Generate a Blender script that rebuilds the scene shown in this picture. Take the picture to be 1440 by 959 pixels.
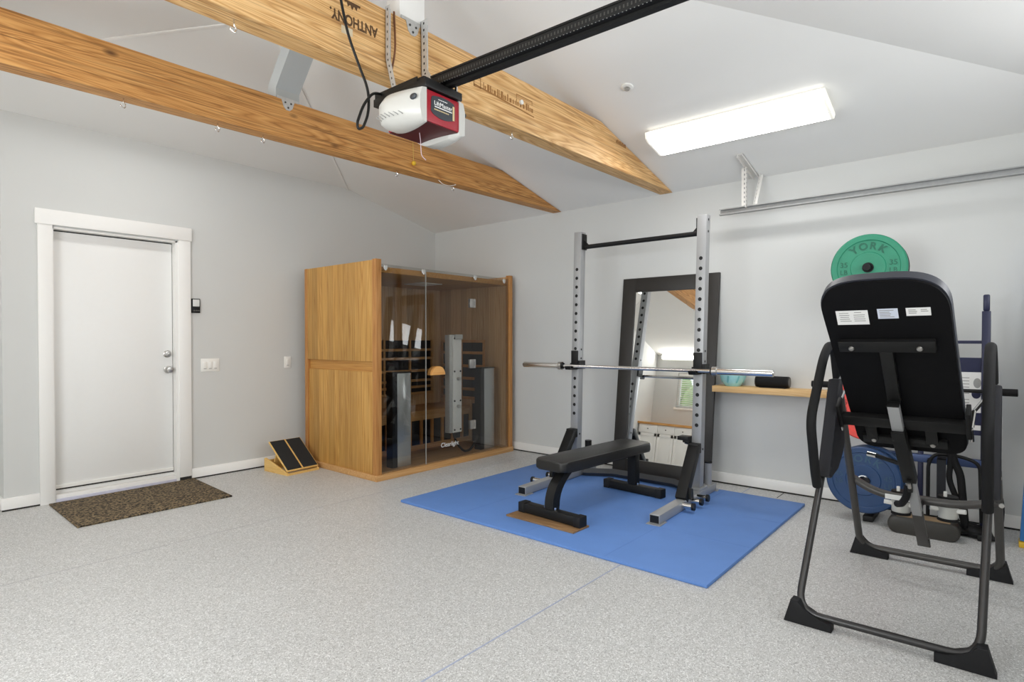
import bpy, bmesh, math, random
from mathutils import Vector as V, Matrix as M
R = math.radians
random.seed(7)
sc = bpy.context.scene
for o in list(bpy.data.objects):
    bpy.data.objects.remove(o)
COL = sc.collection

# ------------------------------------------------------------------ camera
cd = bpy.data.cameras.new('camera')
cam = bpy.data.objects.new('camera', cd)
COL.objects.link(cam)
cd.sensor_width = 36.0
cd.lens = 818.49 / 1440 * 36
cd.shift_y = 7.48 / 1440
cd.clip_start = 0.02
YAW, PITCH = 0.869984, 0.0128422
cam.location = (-5.04437, -5.53373, 1.253453)
cam.rotation_euler = (math.pi / 2 - PITCH, 0, -YAW)
sc.camera = cam

# ------------------------------------------------------------------ exposure and world
sc.view_settings.view_transform = 'Standard'
sc.view_settings.look = 'None'
sc.view_settings.exposure = 0.88
sc.view_settings.gamma = 1.0
sc.view_settings.use_curve_mapping = False
sc.cycles.use_denoising = True
sc.cycles.max_bounces = 14
sc.cycles.diffuse_bounces = 8
sc.cycles.transparent_max_bounces = 16
sc.cycles.sample_clamp_indirect = 6.0
W = bpy.data.worlds.new('sky')
sc.world = W
W.use_nodes = True
W.node_tree.nodes['Background'].inputs[0].default_value = (0.86, 0.93, 1.0, 1)
W.node_tree.nodes['Background'].inputs[1].default_value = 1.3
LAMP = 7.6           # emission of the fluorescent lenses


def area(name, loc, rot, sx, sy, energy, color=(1, 1, 1)):
    l = bpy.data.lights.new(name, 'AREA')
    l.shape = 'RECTANGLE'
    l.size, l.size_y, l.energy, l.color = sx, sy, energy, color
    o = bpy.data.objects.new(name, l)
    COL.objects.link(o)
    o.location, o.rotation_euler = loc, rot
    return o


XW_ = -6.83
# added fill lights set at the window openings in place of daylight
area('fill_left_window', (XW_ + 0.04, -3.6, 1.57), (0, R(-108), 0), 1.2, 2.3, 48, (0.95, 0.98, 1.0))
area('fill_garage_lites', (-3.1, -6.2, 1.9), (R(-80 - 180), 0, 0), 4.2, 0.42, 24, (0.98, 0.99, 1.0))

# ------------------------------------------------------------------ materials
MATS = {}


def newmat(name):
    m = bpy.data.materials.new(name)
    m.use_nodes = True
    MATS[name] = m
    return m, m.node_tree.nodes, m.node_tree.links, m.node_tree.nodes['Principled BSDF']


def lin(c):
    return tuple(((x / 255) / 12.92 if x <= 10 else ((x / 255 + 0.055) / 1.055) ** 2.4) for x in c) + (1,)


def plain(name, rgb, rough=0.5, metal=0.0, var=0.06, scale=30, bump=0.0, bscale=200, spec=None, coat=0):
    m, N, L, b = newmat(name)
    tc = N.new('ShaderNodeTexCoord')
    nz = N.new('ShaderNodeTexNoise')
    nz.inputs['Scale'].default_value = scale
    nz.inputs['Detail'].default_value = 3
    L.new(tc.outputs['Object'], nz.inputs['Vector'])
    mx = N.new('ShaderNodeMix')
    mx.data_type = 'RGBA'
    c = lin(rgb)
    mx.inputs[6].default_value = tuple(x * (1 - var) for x in c[:3]) + (1,)
    mx.inputs[7].default_value = tuple(min(1, x * (1 + var)) for x in c[:3]) + (1,)
    L.new(nz.outputs['Fac'], mx.inputs[0])
    L.new(mx.outputs[2], b.inputs['Base Color'])
    b.inputs['Roughness'].default_value = rough
    b.inputs['Metallic'].default_value = metal
    if spec is not None:
        b.inputs['Specular IOR Level'].default_value = spec
    if coat:
        b.inputs['Coat Weight'].default_value = coat
    if bump:
        n2 = N.new('ShaderNodeTexNoise')
        n2.inputs['Scale'].default_value = bscale
        L.new(tc.outputs['Object'], n2.inputs['Vector'])
        bp = N.new('ShaderNodeBump')
        bp.inputs['Strength'].default_value = bump
        bp.inputs['Distance'].default_value = 0.002
        L.new(n2.outputs['Fac'], bp.inputs['Height'])
        L.new(bp.outputs[0], b.inputs['Normal'])
    return m


def wood(name, dark, mid, light, axis=0, rough=0.55, stretch=14.0, planks=None, knots=0.0, dist=3.0, wscale=1.6, base=1.0, tone=0.25, streak=0.0):
    """grain running along one local axis; planks=(axis, width) adds board to board tone"""
    m, N, L, b = newmat(name)
    tc = N.new('ShaderNodeTexCoord')
    mp = N.new('ShaderNodeMapping')
    s = [stretch * base] * 3
    s[axis] = 0.9 * base
    mp.inputs['Scale'].default_value = s
    L.new(tc.outputs['Object'], mp.inputs['Vector'])
    vec = mp.outputs[0]
    rnd = None
    if planks:
        sx = N.new('ShaderNodeSeparateXYZ')
        L.new(tc.outputs['Object'], sx.inputs[0])
        d = N.new('ShaderNodeMath'); d.operation = 'DIVIDE'
        L.new(sx.outputs[planks[0]], d.inputs[0]); d.inputs[1].default_value = planks[1]
        fl = N.new('ShaderNodeMath'); fl.operation = 'FLOOR'
        L.new(d.outputs[0], fl.inputs[0])
        wn = N.new('ShaderNodeTexWhiteNoise'); wn.noise_dimensions = '1D'
        L.new(fl.outputs[0], wn.inputs['W'])
        rnd = wn.outputs['Value']
        fr = N.new('ShaderNodeMath'); fr.operation = 'FRACT'
        L.new(d.outputs[0], fr.inputs[0])
        off = N.new('ShaderNodeVectorMath'); off.operation = 'MULTIPLY_ADD'
        L.new(wn.outputs['Color'], off.inputs[0])
        off.inputs[1].default_value = (7, 7, 7)
        L.new(vec, off.inputs[2])
        vec = off.outputs[0]
    n1 = N.new('ShaderNodeTexNoise')
    n1.inputs['Scale'].default_value = 0.55
    n1.inputs['Detail'].default_value = 2
    n1.inputs['Distortion'].default_value = 0.4
    L.new(vec, n1.inputs['Vector'])
    mul = N.new('ShaderNodeMath'); mul.operation = 'MULTIPLY'
    mul.inputs[1].default_value = dist * 3
    L.new(n1.outputs['Fac'], mul.inputs[0])
    n2 = N.new('ShaderNodeTexNoise')
    n2.inputs['Scale'].default_value = 3.5
    n2.inputs['Detail'].default_value = 6
    n2.inputs['Roughness'].default_value = 0.62
    L.new(vec, n2.inputs['Vector'])
    sn = N.new('ShaderNodeMath'); sn.operation = 'MULTIPLY'
    L.new(mul.outputs[0], sn.inputs[0]); sn.inputs[1].default_value = wscale
    fr2 = N.new('ShaderNodeMath'); fr2.operation = 'PINGPONG'
    L.new(sn.outputs[0], fr2.inputs[0]); fr2.inputs[1].default_value = 0.5
    ad = N.new('ShaderNodeMath'); ad.operation = 'MULTIPLY_ADD'
    L.new(fr2.outputs[0], ad.inputs[0]); ad.inputs[1].default_value = 0.75
    m3 = N.new('ShaderNodeMath'); m3.operation = 'MULTIPLY'
    L.new(n2.outputs['Fac'], m3.inputs[0]); m3.inputs[1].default_value = 0.75
    L.new(m3.outputs[0], ad.inputs[2])
    cr = N.new('ShaderNodeValToRGB')
    e = cr.color_ramp.elements
    e[0].position, e[0].color = 0.18, lin(dark)
    e[1].position, e[1].color = 0.88, lin(light)
    q = e.new(0.45); q.color = lin(mid)
    L.new(ad.outputs[0], cr.inputs[0])
    col = cr.outputs[0]
    if planks:
        hs = N.new('ShaderNodeHueSaturation')
        mr = N.new('ShaderNodeMapRange')
        mr.inputs['To Min'].default_value = 1 - tone
        mr.inputs['To Max'].default_value = 1 + tone * 0.6
        L.new(rnd, mr.inputs['Value'])
        L.new(mr.outputs[0], hs.inputs['Value'])
        L.new(col, hs.inputs['Color'])
        # seam between boards
        lt = N.new('ShaderNodeMath'); lt.operation = 'LESS_THAN'
        L.new(fr.outputs[0], lt.inputs[0]); lt.inputs[1].default_value = 0.022
        mx = N.new('ShaderNodeMix'); mx.data_type = 'RGBA'
        L.new(lt.outputs[0], mx.inputs[0])
        L.new(hs.outputs[0], mx.inputs[6])
        mx.inputs[7].default_value = tuple(x * 0.55 for x in lin(dark)[:3]) + (1,)
        col = mx.outputs[2]
    if knots:
        mk = N.new('ShaderNodeMapping')
        sk = [3.2, 3.2, 3.2]; sk[axis] = 1.5
        mk.inputs['Scale'].default_value = sk
        L.new(tc.outputs['Object'], mk.inputs['Vector'])
        vo = N.new('ShaderNodeTexVoronoi')
        vo.inputs['Scale'].default_value = 1.7
        L.new(mk.outputs[0], vo.inputs['Vector'])
        kr = N.new('ShaderNodeMapRange')
        kr.inputs['From Min'].default_value = knots
        kr.inputs['From Max'].default_value = knots * 0.45
        L.new(vo.outputs['Distance'], kr.inputs['Value'])
        mx2 = N.new('ShaderNodeMix'); mx2.data_type = 'RGBA'
        L.new(kr.outputs[0], mx2.inputs[0])
        L.new(col, mx2.inputs[6])
        mx2.inputs[7].default_value = tuple(x * 0.45 for x in lin(dark)[:3]) + (1,)
        col = mx2.outputs[2]
    if streak:
        ms = N.new('ShaderNodeMapping')
        ss = [95.0] * 3; ss[axis] = 1.6
        ms.inputs['Scale'].default_value = ss
        L.new(tc.outputs['Object'], ms.inputs['Vector'])
        ns = N.new('ShaderNodeTexNoise')
        ns.inputs['Scale'].default_value = 1.0
        ns.inputs['Detail'].default_value = 4
        L.new(ms.outputs[0], ns.inputs['Vector'])
        rs = N.new('ShaderNodeMapRange')
        rs.inputs['From Min'].default_value = 0.52
        rs.inputs['From Max'].default_value = 0.72
        rs.inputs['To Max'].default_value = streak
        L.new(ns.outputs['Fac'], rs.inputs['Value'])
        mx3 = N.new('ShaderNodeMix'); mx3.data_type = 'RGBA'
        L.new(rs.outputs[0], mx3.inputs[0])
        L.new(col, mx3.inputs[6])
        mx3.inputs[7].default_value = tuple(x * 0.8 for x in lin(dark)[:3]) + (1,)
        col = mx3.outputs[2]
    L.new(col, b.inputs['Base Color'])
    b.inputs['Roughness'].default_value = rough
    return m


wall_m = plain('wall_paint', (203, 204, 202), 0.75, var=0.015, scale=3, bump=0.08, bscale=160)
ceil_m = plain('ceiling_paint', (230, 230, 228), 0.8, var=0.015, scale=3, bump=0.08, bscale=160)
trim_m = plain('white_trim', (234, 233, 230), 0.4, var=0.01)
door_m = plain('white_door', (232, 232, 230), 0.42, var=0.01)
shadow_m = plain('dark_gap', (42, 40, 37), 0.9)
white_pl = plain('white_plastic', (232, 231, 226), 0.35, var=0.01)
offwhite = plain('beige_white_plastic', (194, 193, 188), 0.35, var=0.02)
black_pl = plain('black_plastic', (13, 13, 13), 0.45, spec=0.35)
black_mt = plain('black_steel', (20, 20, 20), 0.5, 0.0, spec=0.3)
black_foam = plain('black_foam', (16, 16, 17), 0.75, bump=0.2, bscale=400, spec=0.3)
vinyl = plain('black_vinyl', (26, 25, 23), 0.38, bump=0.12, bscale=300, var=0.1)
board_blk = plain('black_board', (10, 10, 12), 0.7, bump=0.1, spec=0.15)
silver = plain('silver_powder_coat', (160, 161, 162), 0.42, 0.3, var=0.03)
silver_d = plain('grey_steel', (76, 74, 72), 0.36, 0.45, var=0.04)
gun = plain('gunmetal_tube', (64, 63, 63), 0.3, 0.6, var=0.05)
galv = plain('galvanised_steel', (196, 196, 194), 0.42, 0.5, var=0.18, scale=60)
galv_w = plain('white_painted_steel', (222, 220, 216), 0.45, 0.1, var=0.03)
chrome = plain('chrome', (225, 224, 222), 0.13, 1.0, var=0.01)
satin = plain('satin_nickel', (190, 188, 184), 0.28, 1.0, var=0.02)
red_pl = plain('red_plastic', (152, 22, 38), 0.4, var=0.03)
charcoal = plain('charcoal_label', (52, 56, 62), 0.4)
navy = plain('navy_steel', (22, 27, 62), 0.4, 0.1, var=0.08)
navy_cl = plain('navy_cover', (10, 11, 20), 0.7, var=0.3, scale=12, bump=0.4, bscale=40)
blue_mat = plain('blue_foam', (92, 132, 196), 0.62, var=0.09, scale=5, bump=0.15, bscale=500)
blue_rub = plain('blue_rubber', (20, 56, 98), 0.45, var=0.12, scale=14)
green_rub = plain('green_rubber', (34, 128, 98), 0.5, var=0.12, scale=14)
red_rub = plain('red_rubber', (214, 66, 56), 0.5, var=0.1, scale=14)
black_rub = plain('black_rubber', (24, 24, 26), 0.65, spec=0.3)
green_ink = plain('dark_green_ink', (10, 92, 70), 0.55)
blue_ink = plain('pale_blue_relief', (44, 78, 104), 0.55)
red_ink = plain('dark_red_ink', (130, 30, 26), 0.55)
turq = plain('turquoise_glaze', (168, 222, 222), 0.2, var=0.1, scale=60)
ladder_b = plain('blue_fibreglass', (44, 112, 176), 0.45, var=0.05)
yellow_pl = plain('yellow_plastic', (222, 178, 44), 0.5)
tan_grip = plain('brown_grip', (134, 112, 84), 0.6)
paper = plain('white_paper', (226, 226, 224), 0.6, var=0.02)
paper_b = plain('bluish_paper', (202, 208, 222), 0.6, var=0.02)
grey_ink = plain('grey_ink', (150, 150, 148), 0.7)
black_ink = plain('black_ink', (84, 58, 32), 0.8)
white_ink = plain('white_ink', (240, 240, 238), 0.5)
cream_ink = plain('cream_ink', (206, 186, 140), 0.5)
heater_blk = plain('heater_black', (16, 16, 20), 0.35)
steel_panel = plain('brushed_steel', (206, 209, 212), 0.2, 0.7, var=0.06, scale=8)
frame_blk = plain('espresso_frame', (38, 35, 32), 0.5, var=0.08)
cab_white = plain('cabinet_white', (236, 235, 232), 0.4, var=0.01)
screen_grey = plain('grey_screen', (214, 216, 214), 0.3)
leaf = plain('leaf_green', (150, 178, 112), 0.7, var=0.5, scale=6)
blind_m = plain('blind_white', (236, 236, 232), 0.5, var=0.01)
cord_w = plain('white_cord', (220, 216, 208), 0.6)
cord_y = plain('yellow_cord', (206, 176, 92), 0.6)
grip_blk = plain('grip_tape', (30, 31, 33), 0.85, bump=0.5, bscale=900)
brown_wood_m = wood('brown_board', (96, 68, 40), (128, 96, 62), (152, 120, 82), axis=1, stretch=18)

beam_m = wood('fir_beam_far', (126, 80, 34), (186, 130, 68), (216, 164, 98), axis=0, stretch=13, knots=0.13, dist=3.2, wscale=2.6, streak=0.85)
beam_l = wood('fir_beam_near', (148, 100, 52), (204, 157, 97), (236, 198, 142), axis=0, stretch=13, knots=0.05, dist=3.2, wscale=2.6, streak=0.75)
sauna_m = wood('sauna_panel', (150, 98, 40), (184, 136, 66), (206, 162, 92), axis=2, stretch=26, planks=(1, 0.088), tone=0.16, dist=2.2, streak=0.45)
sauna_f = wood('sauna_frame', (144, 90, 42), (172, 118, 60), (190, 138, 80), axis=2, stretch=26, dist=2.0)
sauna_h = wood('sauna_rail', (150, 98, 42), (178, 126, 60), (196, 148, 80), axis=1, stretch=26, dist=2.0)
sauna_b = wood('sauna_base', (164, 116, 64), (186, 140, 86), (204, 162, 110), axis=0, stretch=26, dist=2.0)
sauna_i = wood('sauna_lining', (158, 118, 80), (192, 152, 108), (210, 176, 132), axis=2, stretch=26, planks=(0, 0.088), tone=0.2, dist=2.0)
sauna_iy = wood('sauna_side_lining', (158, 118, 80), (192, 152, 108), (210, 176, 132), axis=2, stretch=26, planks=(1, 0.088), tone=0.2, dist=2.0)
sauna_fl = wood('sauna_floorboards', (140, 100, 64), (172, 132, 90), (194, 158, 114), axis=0, stretch=26, planks=(1, 0.09), tone=0.3, dist=2.0)
knob_w = wood('handle_wood', (196, 128, 56), (222, 160, 86), (232, 178, 108), axis=0, stretch=20)
shelf_m = wood('shelf_oak', (190, 146, 88), (212, 172, 116), (224, 190, 138), axis=1, stretch=20)
pine_m = wood('pine_board', (196, 148, 70), (218, 176, 100), (228, 192, 124), axis=1, stretch=20)
counter_m = wood('counter_wood', (170, 112, 50), (198, 142, 76), (212, 160, 96), axis=1, stretch=20)


def mat_floor():
    m, N, L, b = newmat('epoxy_flake_floor')
    tc = N.new('ShaderNodeTexCoord')
    vo = N.new('ShaderNodeTexVoronoi'); vo.inputs['Scale'].default_value = 240
    L.new(tc.outputs['Object'], vo.inputs['Vector'])
    sp = N.new('ShaderNodeSeparateColor')
    L.new(vo.outputs['Color'], sp.inputs[0])
    cr = N.new('ShaderNodeValToRGB'); cr.color_ramp.interpolation = 'CONSTANT'
    e = cr.color_ramp.elements
    e[0].position, e[0].color = 0.0, lin((158, 158, 156))
    e[1].position, e[1].color = 0.10, lin((183, 183, 181))
    for p, c in ((0.30, (192, 192, 191)), (0.60, (202, 202, 201)), (0.86, (226, 226, 225))):
        x = e.new(p); x.color = lin(c)
    L.new(sp.outputs[0], cr.inputs[0])
    nz = N.new('ShaderNodeTexNoise'); nz.inputs['Scale'].default_value = 0.9; nz.inputs['Detail'].default_value = 4
    L.new(tc.outputs['Object'], nz.inputs['Vector'])
    mr = N.new('ShaderNodeMapRange'); mr.inputs['To Min'].default_value = 0.88; mr.inputs['To Max'].default_value = 1.0
    L.new(nz.outputs['Fac'], mr.inputs['Value'])
    hs = N.new('ShaderNodeHueSaturation')
    L.new(cr.outputs[0], hs.inputs['Color']); L.new(mr.outputs[0], hs.inputs['Value'])
    L.new(hs.outputs[0], b.inputs['Base Color'])
    b.inputs['Roughness'].default_value = 0.42
    b.inputs['Specular IOR Level'].default_value = 0.4
    return m


def mat_doormat():
    m, N, L, b = newmat('coir_mat')
    tc = N.new('ShaderNodeTexCoord')
    nz = N.new('ShaderNodeTexNoise'); nz.inputs['Scale'].default_value = 60; nz.inputs['Detail'].default_value = 5; nz.inputs['Roughness'].default_value = 0.7
    L.new(tc.outputs['Object'], nz.inputs['Vector'])
    cr = N.new('ShaderNodeValToRGB')
    e = cr.color_ramp.elements
    e[0].position, e[0].color = 0.43, lin((22, 18, 13))
    e[1].position, e[1].color = 0.62, lin((148, 128, 96))
    L.new(nz.outputs['Fac'], cr.inputs[0])
    L.new(cr.outputs[0], b.inputs['Base Color'])
    b.inputs['Roughness'].default_value = 0.95
    bp = N.new('ShaderNodeBump'); bp.inputs['Strength'].default_value = 0.8; bp.inputs['Distance'].default_value = 0.006
    L.new(nz.outputs['Fac'], bp.inputs['Height']); L.new(bp.outputs[0], b.inputs['Normal'])
    return m


def mat_glass(name, tint, gloss=1.0):
    m = bpy.data.materials.new(name); m.use_nodes = True
    N, L = m.node_tree.nodes, m.node_tree.links
    N.clear()
    out = N.new('ShaderNodeOutputMaterial')
    tr = N.new('ShaderNodeBsdfTransparent'); tr.inputs[0].default_value = tint
    gl = N.new('ShaderNodeBsdfGlossy'); gl.inputs['Roughness'].default_value = 0.01
    gl.inputs['Color'].default_value = (gloss, gloss, gloss, 1)
    fr = N.new('ShaderNodeFresnel'); fr.inputs[0].default_value = 1.5
    mx = N.new('ShaderNodeMixShader')
    ge = N.new('ShaderNodeNewGeometry')
    iv = N.new('ShaderNodeMath'); iv.operation = 'SUBTRACT'; iv.inputs[0].default_value = 1.0
    L.new(ge.outputs['Backfacing'], iv.inputs[1])
    mu = N.new('ShaderNodeMath'); mu.operation = 'MULTIPLY'
    L.new(fr.outputs[0], mu.inputs[0]); L.new(iv.outputs[0], mu.inputs[1])
    L.new(mu.outputs[0], mx.inputs[0]); L.new(tr.outputs[0], mx.inputs[1]); L.new(gl.outputs[0], mx.inputs[2])
    L.new(mx.outputs[0], out.inputs[0])
    return m


def mat_emit(name, color, strength):
    m, N, L, b = newmat(name)
    b.inputs['Base Color'].default_value = color
    b.inputs['Emission Color'].default_value = color
    b.inputs['Emission Strength'].default_value = strength
    b.inputs['Roughness'].default_value = 0.4
    return m


floor_m = mat_floor()
coir = mat_doormat()
tint_glass = mat_glass('bronze_glass', (0.845, 0.845, 0.83, 1))
clear_glass = mat_glass('clear_glass', (0.96, 0.97, 0.97, 1))
mirror_m, _n, _l, _b = newmat('mirror_silver')
_b.inputs['Base Color'].default_value = (0.9, 0.91, 0.9, 1)
_b.inputs['Metallic'].default_value = 1.0
_b.inputs['Roughness'].default_value = 0.005
lens_m = mat_emit('lit_lens', (1.0, 0.992, 0.975, 1), LAMP)
lens_end = mat_emit('lit_lens_end', (0.9, 0.88, 0.8, 1), 0.22)
lens_w = mat_emit('lit_lens_bright', (1.0, 0.985, 0.95, 1), LAMP * 2.6)
lens_d = mat_emit('lit_lens_dimmer', (1.0, 0.985, 0.95, 1), LAMP * 0.5)
lens_a = mat_emit('lit_lens_near_door', (1.0, 0.992, 0.975, 1), LAMP * 0.72)
lens_side = mat_emit('lit_lens_side', (1.0, 0.98, 0.92, 1), 0.55)


# ------------------------------------------------------------------ mesh helpers
def frame(o, xa, ya=None, za=None):
    """4x4 from origin and two axes"""
    x = V(xa).normalized()
    if za is not None:
        z = V(za); z = (z - x * z.dot(x)).normalized(); y = z.cross(x)
    else:
        y = V(ya); y = (y - x * y.dot(x)).normalized(); z = x.cross(y)
    m = M.Identity(4)
    for i in range(3):
        m[i][0], m[i][1], m[i][2], m[i][3] = x[i], y[i], z[i], V(o)[i]
    return m


class MB:
    def __init__(s):
        s.bm = bmesh.new()

    def _fin(s, verts, mi, mat=None):
        if mat is not None:
            bmesh.ops.transform(s.bm, matrix=mat, verts=verts)
        fs = {f for v in verts for f in v.link_faces}
        for f in fs:
            f.material_index = mi
        return s

    def box(s, x0, x1, y0, y1, z0, z1, bev=0.0, mi=0, mat=None, seg=2):
        r = bmesh.ops.create_cube(s.bm, size=1)
        vs = r['verts']
        for v in vs:
            v.co = V(((x0 + x1) / 2 + v.co.x * (x1 - x0), (y0 + y1) / 2 + v.co.y * (y1 - y0), (z0 + z1) / 2 + v.co.z * (z1 - z0)))
        if bev:
            es = list({e for v in vs for e in v.link_edges})
            b = bmesh.ops.bevel(s.bm, geom=es, offset=bev, segments=seg, affect='EDGES', profile=0.5)
            vs = list({v for f in b['faces'] for v in f.verts} | {v for v in vs if v.is_valid})
        return s._fin(vs, mi, mat)

    def bar(s, p, q, w, h, up=(0, 0, 1), bev=0.0, mi=0):
        p, q = V(p), V(q)
        m = frame(p, q - p, za=up)
        return s.box(0, (q - p).length, -w / 2, w / 2, -h / 2, h / 2, bev, mi, m)

    def cyl(s, p, q, r, r2=None, n=20, mi=0, cap=True):
        p, q = V(p), V(q)
        d = q - p
        rot = d.to_track_quat('Z', 'Y').to_matrix().to_4x4()
        m = M.Translation(p + d / 2) @ rot
        g = bmesh.ops.create_cone(s.bm, cap_ends=cap, segments=n, radius1=r, radius2=r if r2 is None else r2, depth=d.length)
        return s._fin(g['verts'], mi, m)

    def sphere(s, c, r, mi=0, sc=(1, 1, 1), n=16):
        g = bmesh.ops.create_uvsphere(s.bm, u_segments=n, v_segments=max(6, n // 2), radius=r)
        return s._fin(g['verts'], mi, M.Translation(V(c)) @ M.Diagonal((*sc, 1)))

    def lathe(s, prof, mat, n=40, mi=0):
        """prof: list of (radius, height) or (radius, height, mi) along local z"""
        rings = []
        for p in prof:
            if p[0] < 1e-6:
                rings.append([s.bm.verts.new(mat @ V((0, 0, p[1])))])
            else:
                rings.append([s.bm.verts.new(mat @ V((p[0] * math.cos(2 * math.pi * i / n), p[0] * math.sin(2 * math.pi * i / n), p[1]))) for i in range(n)])
        for k in range(len(rings) - 1):
            a, b = rings[k], rings[k + 1]
            m_ = prof[k + 1][2] if len(prof[k + 1]) > 2 else mi
            for i in range(n):
                j = (i + 1) % n
                if len(a) == 1 and len(b) == 1:
                    continue
                if len(a) == 1:
                    f = s.bm.faces.new((a[0], b[i], b[j]))
                elif len(b) == 1:
                    f = s.bm.faces.new((a[i], a[j], b[0]))
                else:
                    f = s.bm.faces.new((a[i], a[j], b[j], b[i]))
                f.material_index = m_
        return s

    def prism(s, poly, mat, depth, bev=0.0, mi=0):
        """poly in local xy, extruded along local z from 0 to depth"""
        a = [s.bm.verts.new(V((x, y, 0))) for x, y in poly]
        b = [s.bm.verts.new(V((x, y, depth))) for x, y in poly]
        n = len(poly)
        fs = [s.bm.faces.new(a[::-1]), s.bm.faces.new(b)]
        for i in range(n):
            j = (i + 1) % n
            fs.append(s.bm.faces.new((a[i], a[j], b[j], b[i])))
        vs = a + b
        if bev:
            es = [e for f in fs[:2] for e in f.edges]
            r = bmesh.ops.bevel(s.bm, geom=list(set(es)), offset=bev, segments=3, affect='EDGES', profile=0.5)
            vs = list({v for f in r['faces'] for v in f.verts} | {v for v in vs if v.is_valid})
            vs = list({w for v in vs for f in v.link_faces for w in f.verts})
        bmesh.ops.recalc_face_normals(s.bm, faces=list({f for v in vs for f in v.link_faces}))
        return s._fin(vs, mi, mat)

    def tube(s, pts, r, n=12, fil=0.0, mi=0, closed=False, k=6, sy=1.0):
        pts = [V(p) for p in pts]
        if fil:
            out = [pts[0]]
            for i in range(1, len(pts) - 1):
                a, b, c = pts[i - 1], pts[i], pts[i + 1]
                f = min(fil, (a - b).length * 0.48, (c - b).length * 0.48)
                p0, p1 = b + (a - b).normalized() * f, b + (c - b).normalized() * f
                for t in range(k + 1):
                    t /= k
                    out.append(p0 * (1 - t) ** 2 + b * 2 * t * (1 - t) + p1 * t * t)
            out.append(pts[-1])
            pts = out
        rings = []
        up = None
        for i, p in enumerate(pts):
            d = (pts[min(i + 1, len(pts) - 1)] - pts[max(i - 1, 0)]).normalized()
            if up is None:
                up = V((0, 0, 1)) if abs(d.z) < 0.9 else V((1, 0, 0))
            x = (up - d * up.dot(d)).normalized()
            up = x
            y = d.cross(x)
            rings.append([s.bm.verts.new(p + x * (r * math.cos(2 * math.pi * j / n)) + y * (r * sy * math.sin(2 * math.pi * j / n))) for j in range(n)])
        for a, b in zip(rings, rings[1:]):
            for j in range(n):
                f = s.bm.faces.new((a[j], a[(j + 1) % n], b[(j + 1) % n], b[j]))
                f.material_index = mi
        for f in (s.bm.faces.new(rings[0][::-1]), s.bm.faces.new(rings[-1])):
            f.material_index = mi
        return s

    def quad(s, pts, mi=0):
        f = s.bm.faces.new([s.bm.verts.new(V(p)) for p in pts])
        f.material_index = mi
        return s

    def build(s, name, mats, parent=None, loc=None, ang=35):
        if not isinstance(mats, (list, tuple)):
            mats = [mats]
        bmesh.ops.recalc_face_normals(s.bm, faces=s.bm.faces[:]) if name not in ('ceiling',) else None
        root = parent
        while root is not None and root.parent is not None:
            root = root.parent
        if root is not None:
            o0 = V(root.location)
            inv = root.matrix_basis.inverted()
            bmesh.ops.transform(s.bm, matrix=inv, verts=s.bm.verts[:])
        else:
            if loc is None:
                cs = [v.co for v in s.bm.verts]
                loc = ((min(c.x for c in cs) + max(c.x for c in cs)) / 2, (min(c.y for c in cs) + max(c.y for c in cs)) / 2, min(c.z for c in cs))
            bmesh.ops.translate(s.bm, vec=-V(loc), verts=s.bm.verts[:])
        me = bpy.data.meshes.new(name)
        s.bm.to_mesh(me)
        s.bm.free()
        for m in mats:
            me.materials.append(m)
        me.shade_smooth()
        me.set_sharp_from_angle(angle=R(ang))
        o = bpy.data.objects.new(name, me)
        COL.objects.link(o)
        if parent is not None:
            o.parent = parent
        else:
            o.location = loc
        return o


def tag(o, label=None, cat=None, group=None, kind=None):
    if label: o['label'] = label
    if cat: o['category'] = cat
    if group: o['group'] = group
    if kind: o['kind'] = kind
    return o


def thing(name, label, cat, loc, group=None):
    o = bpy.data.objects.new(name, None)
    o.empty_display_size = 0.1
    COL.objects.link(o)
    o.location = loc
    o.matrix_basis  # noqa
    o.matrix_world = M.Translation(V(loc))
    return tag(o, label, cat, group)


def struct(mb, name, mats, loc=None, parent=None):
    o = mb.build(name, mats, parent, loc)
    if parent is None:
        o['kind'] = 'structure'
    return o


def text(name, s, size, mat4, mat, parent, ext=0.0006, align='CENTER', shear=0.0, sx=1.0, bold=0.0):
    c = bpy.data.curves.new('tmp_text', 'FONT')
    c.body, c.size, c.extrude, c.align_x, c.align_y, c.shear = s, size, ext, align, 'CENTER', shear
    c.offset = bold
    t = bpy.data.objects.new('tmp_text', c)
    COL.objects.link(t)
    dg = bpy.context.evaluated_depsgraph_get()
    me = bpy.data.meshes.new_from_object(t.evaluated_get(dg))
    bpy.data.objects.remove(t)
    me.transform(mat4 @ M.Diagonal((sx, 1, 1, 1)))
    bm = bmesh.new(); bm.from_mesh(me)
    m = MB(); m.bm.free(); m.bm = bm
    for f in bm.faces: f.material_index = 0
    return m if parent is False else m.build(name, mat, parent)


def merge(a, b, mi=0):
    """append MB b into MB a with a material index"""
    me = bpy.data.meshes.new('tmp'); b.bm.to_mesh(me); b.bm.free()
    n0 = len(a.bm.faces)
    a.bm.from_mesh(me)
    a.bm.faces.ensure_lookup_table()
    for f in a.bm.faces[n0:]: f.material_index = mi
    bpy.data.meshes.remove(me)
    return a


# ------------------------------------------------------------------ the room
S = 0.24                      # roof slope
XL, YF = -6.28, -6.25         # left eave line of the roof, garage door wall
XW = -6.83                    # far left wall, behind the cabinets
ZB = 2.595
RX = XL / 2
RZ = ZB + S * -RX
YE = 1.3                      # where the hip above wall_back would come down
AP0 = YE + RX                 # hip apexes along the ridge
AP1 = YF - RX
T = 0.14

struct(MB().box(XW - T, T, YF - T, 0.6, -0.12, 0), 'floor', floor_m, loc=(0, 0, 0))

# ceiling: four planes of a hip roof, given real thickness
c = MB()


def zr(x, y):
    return ZB + S * min(-x, x - XL, YE - y, y - YF)


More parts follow.
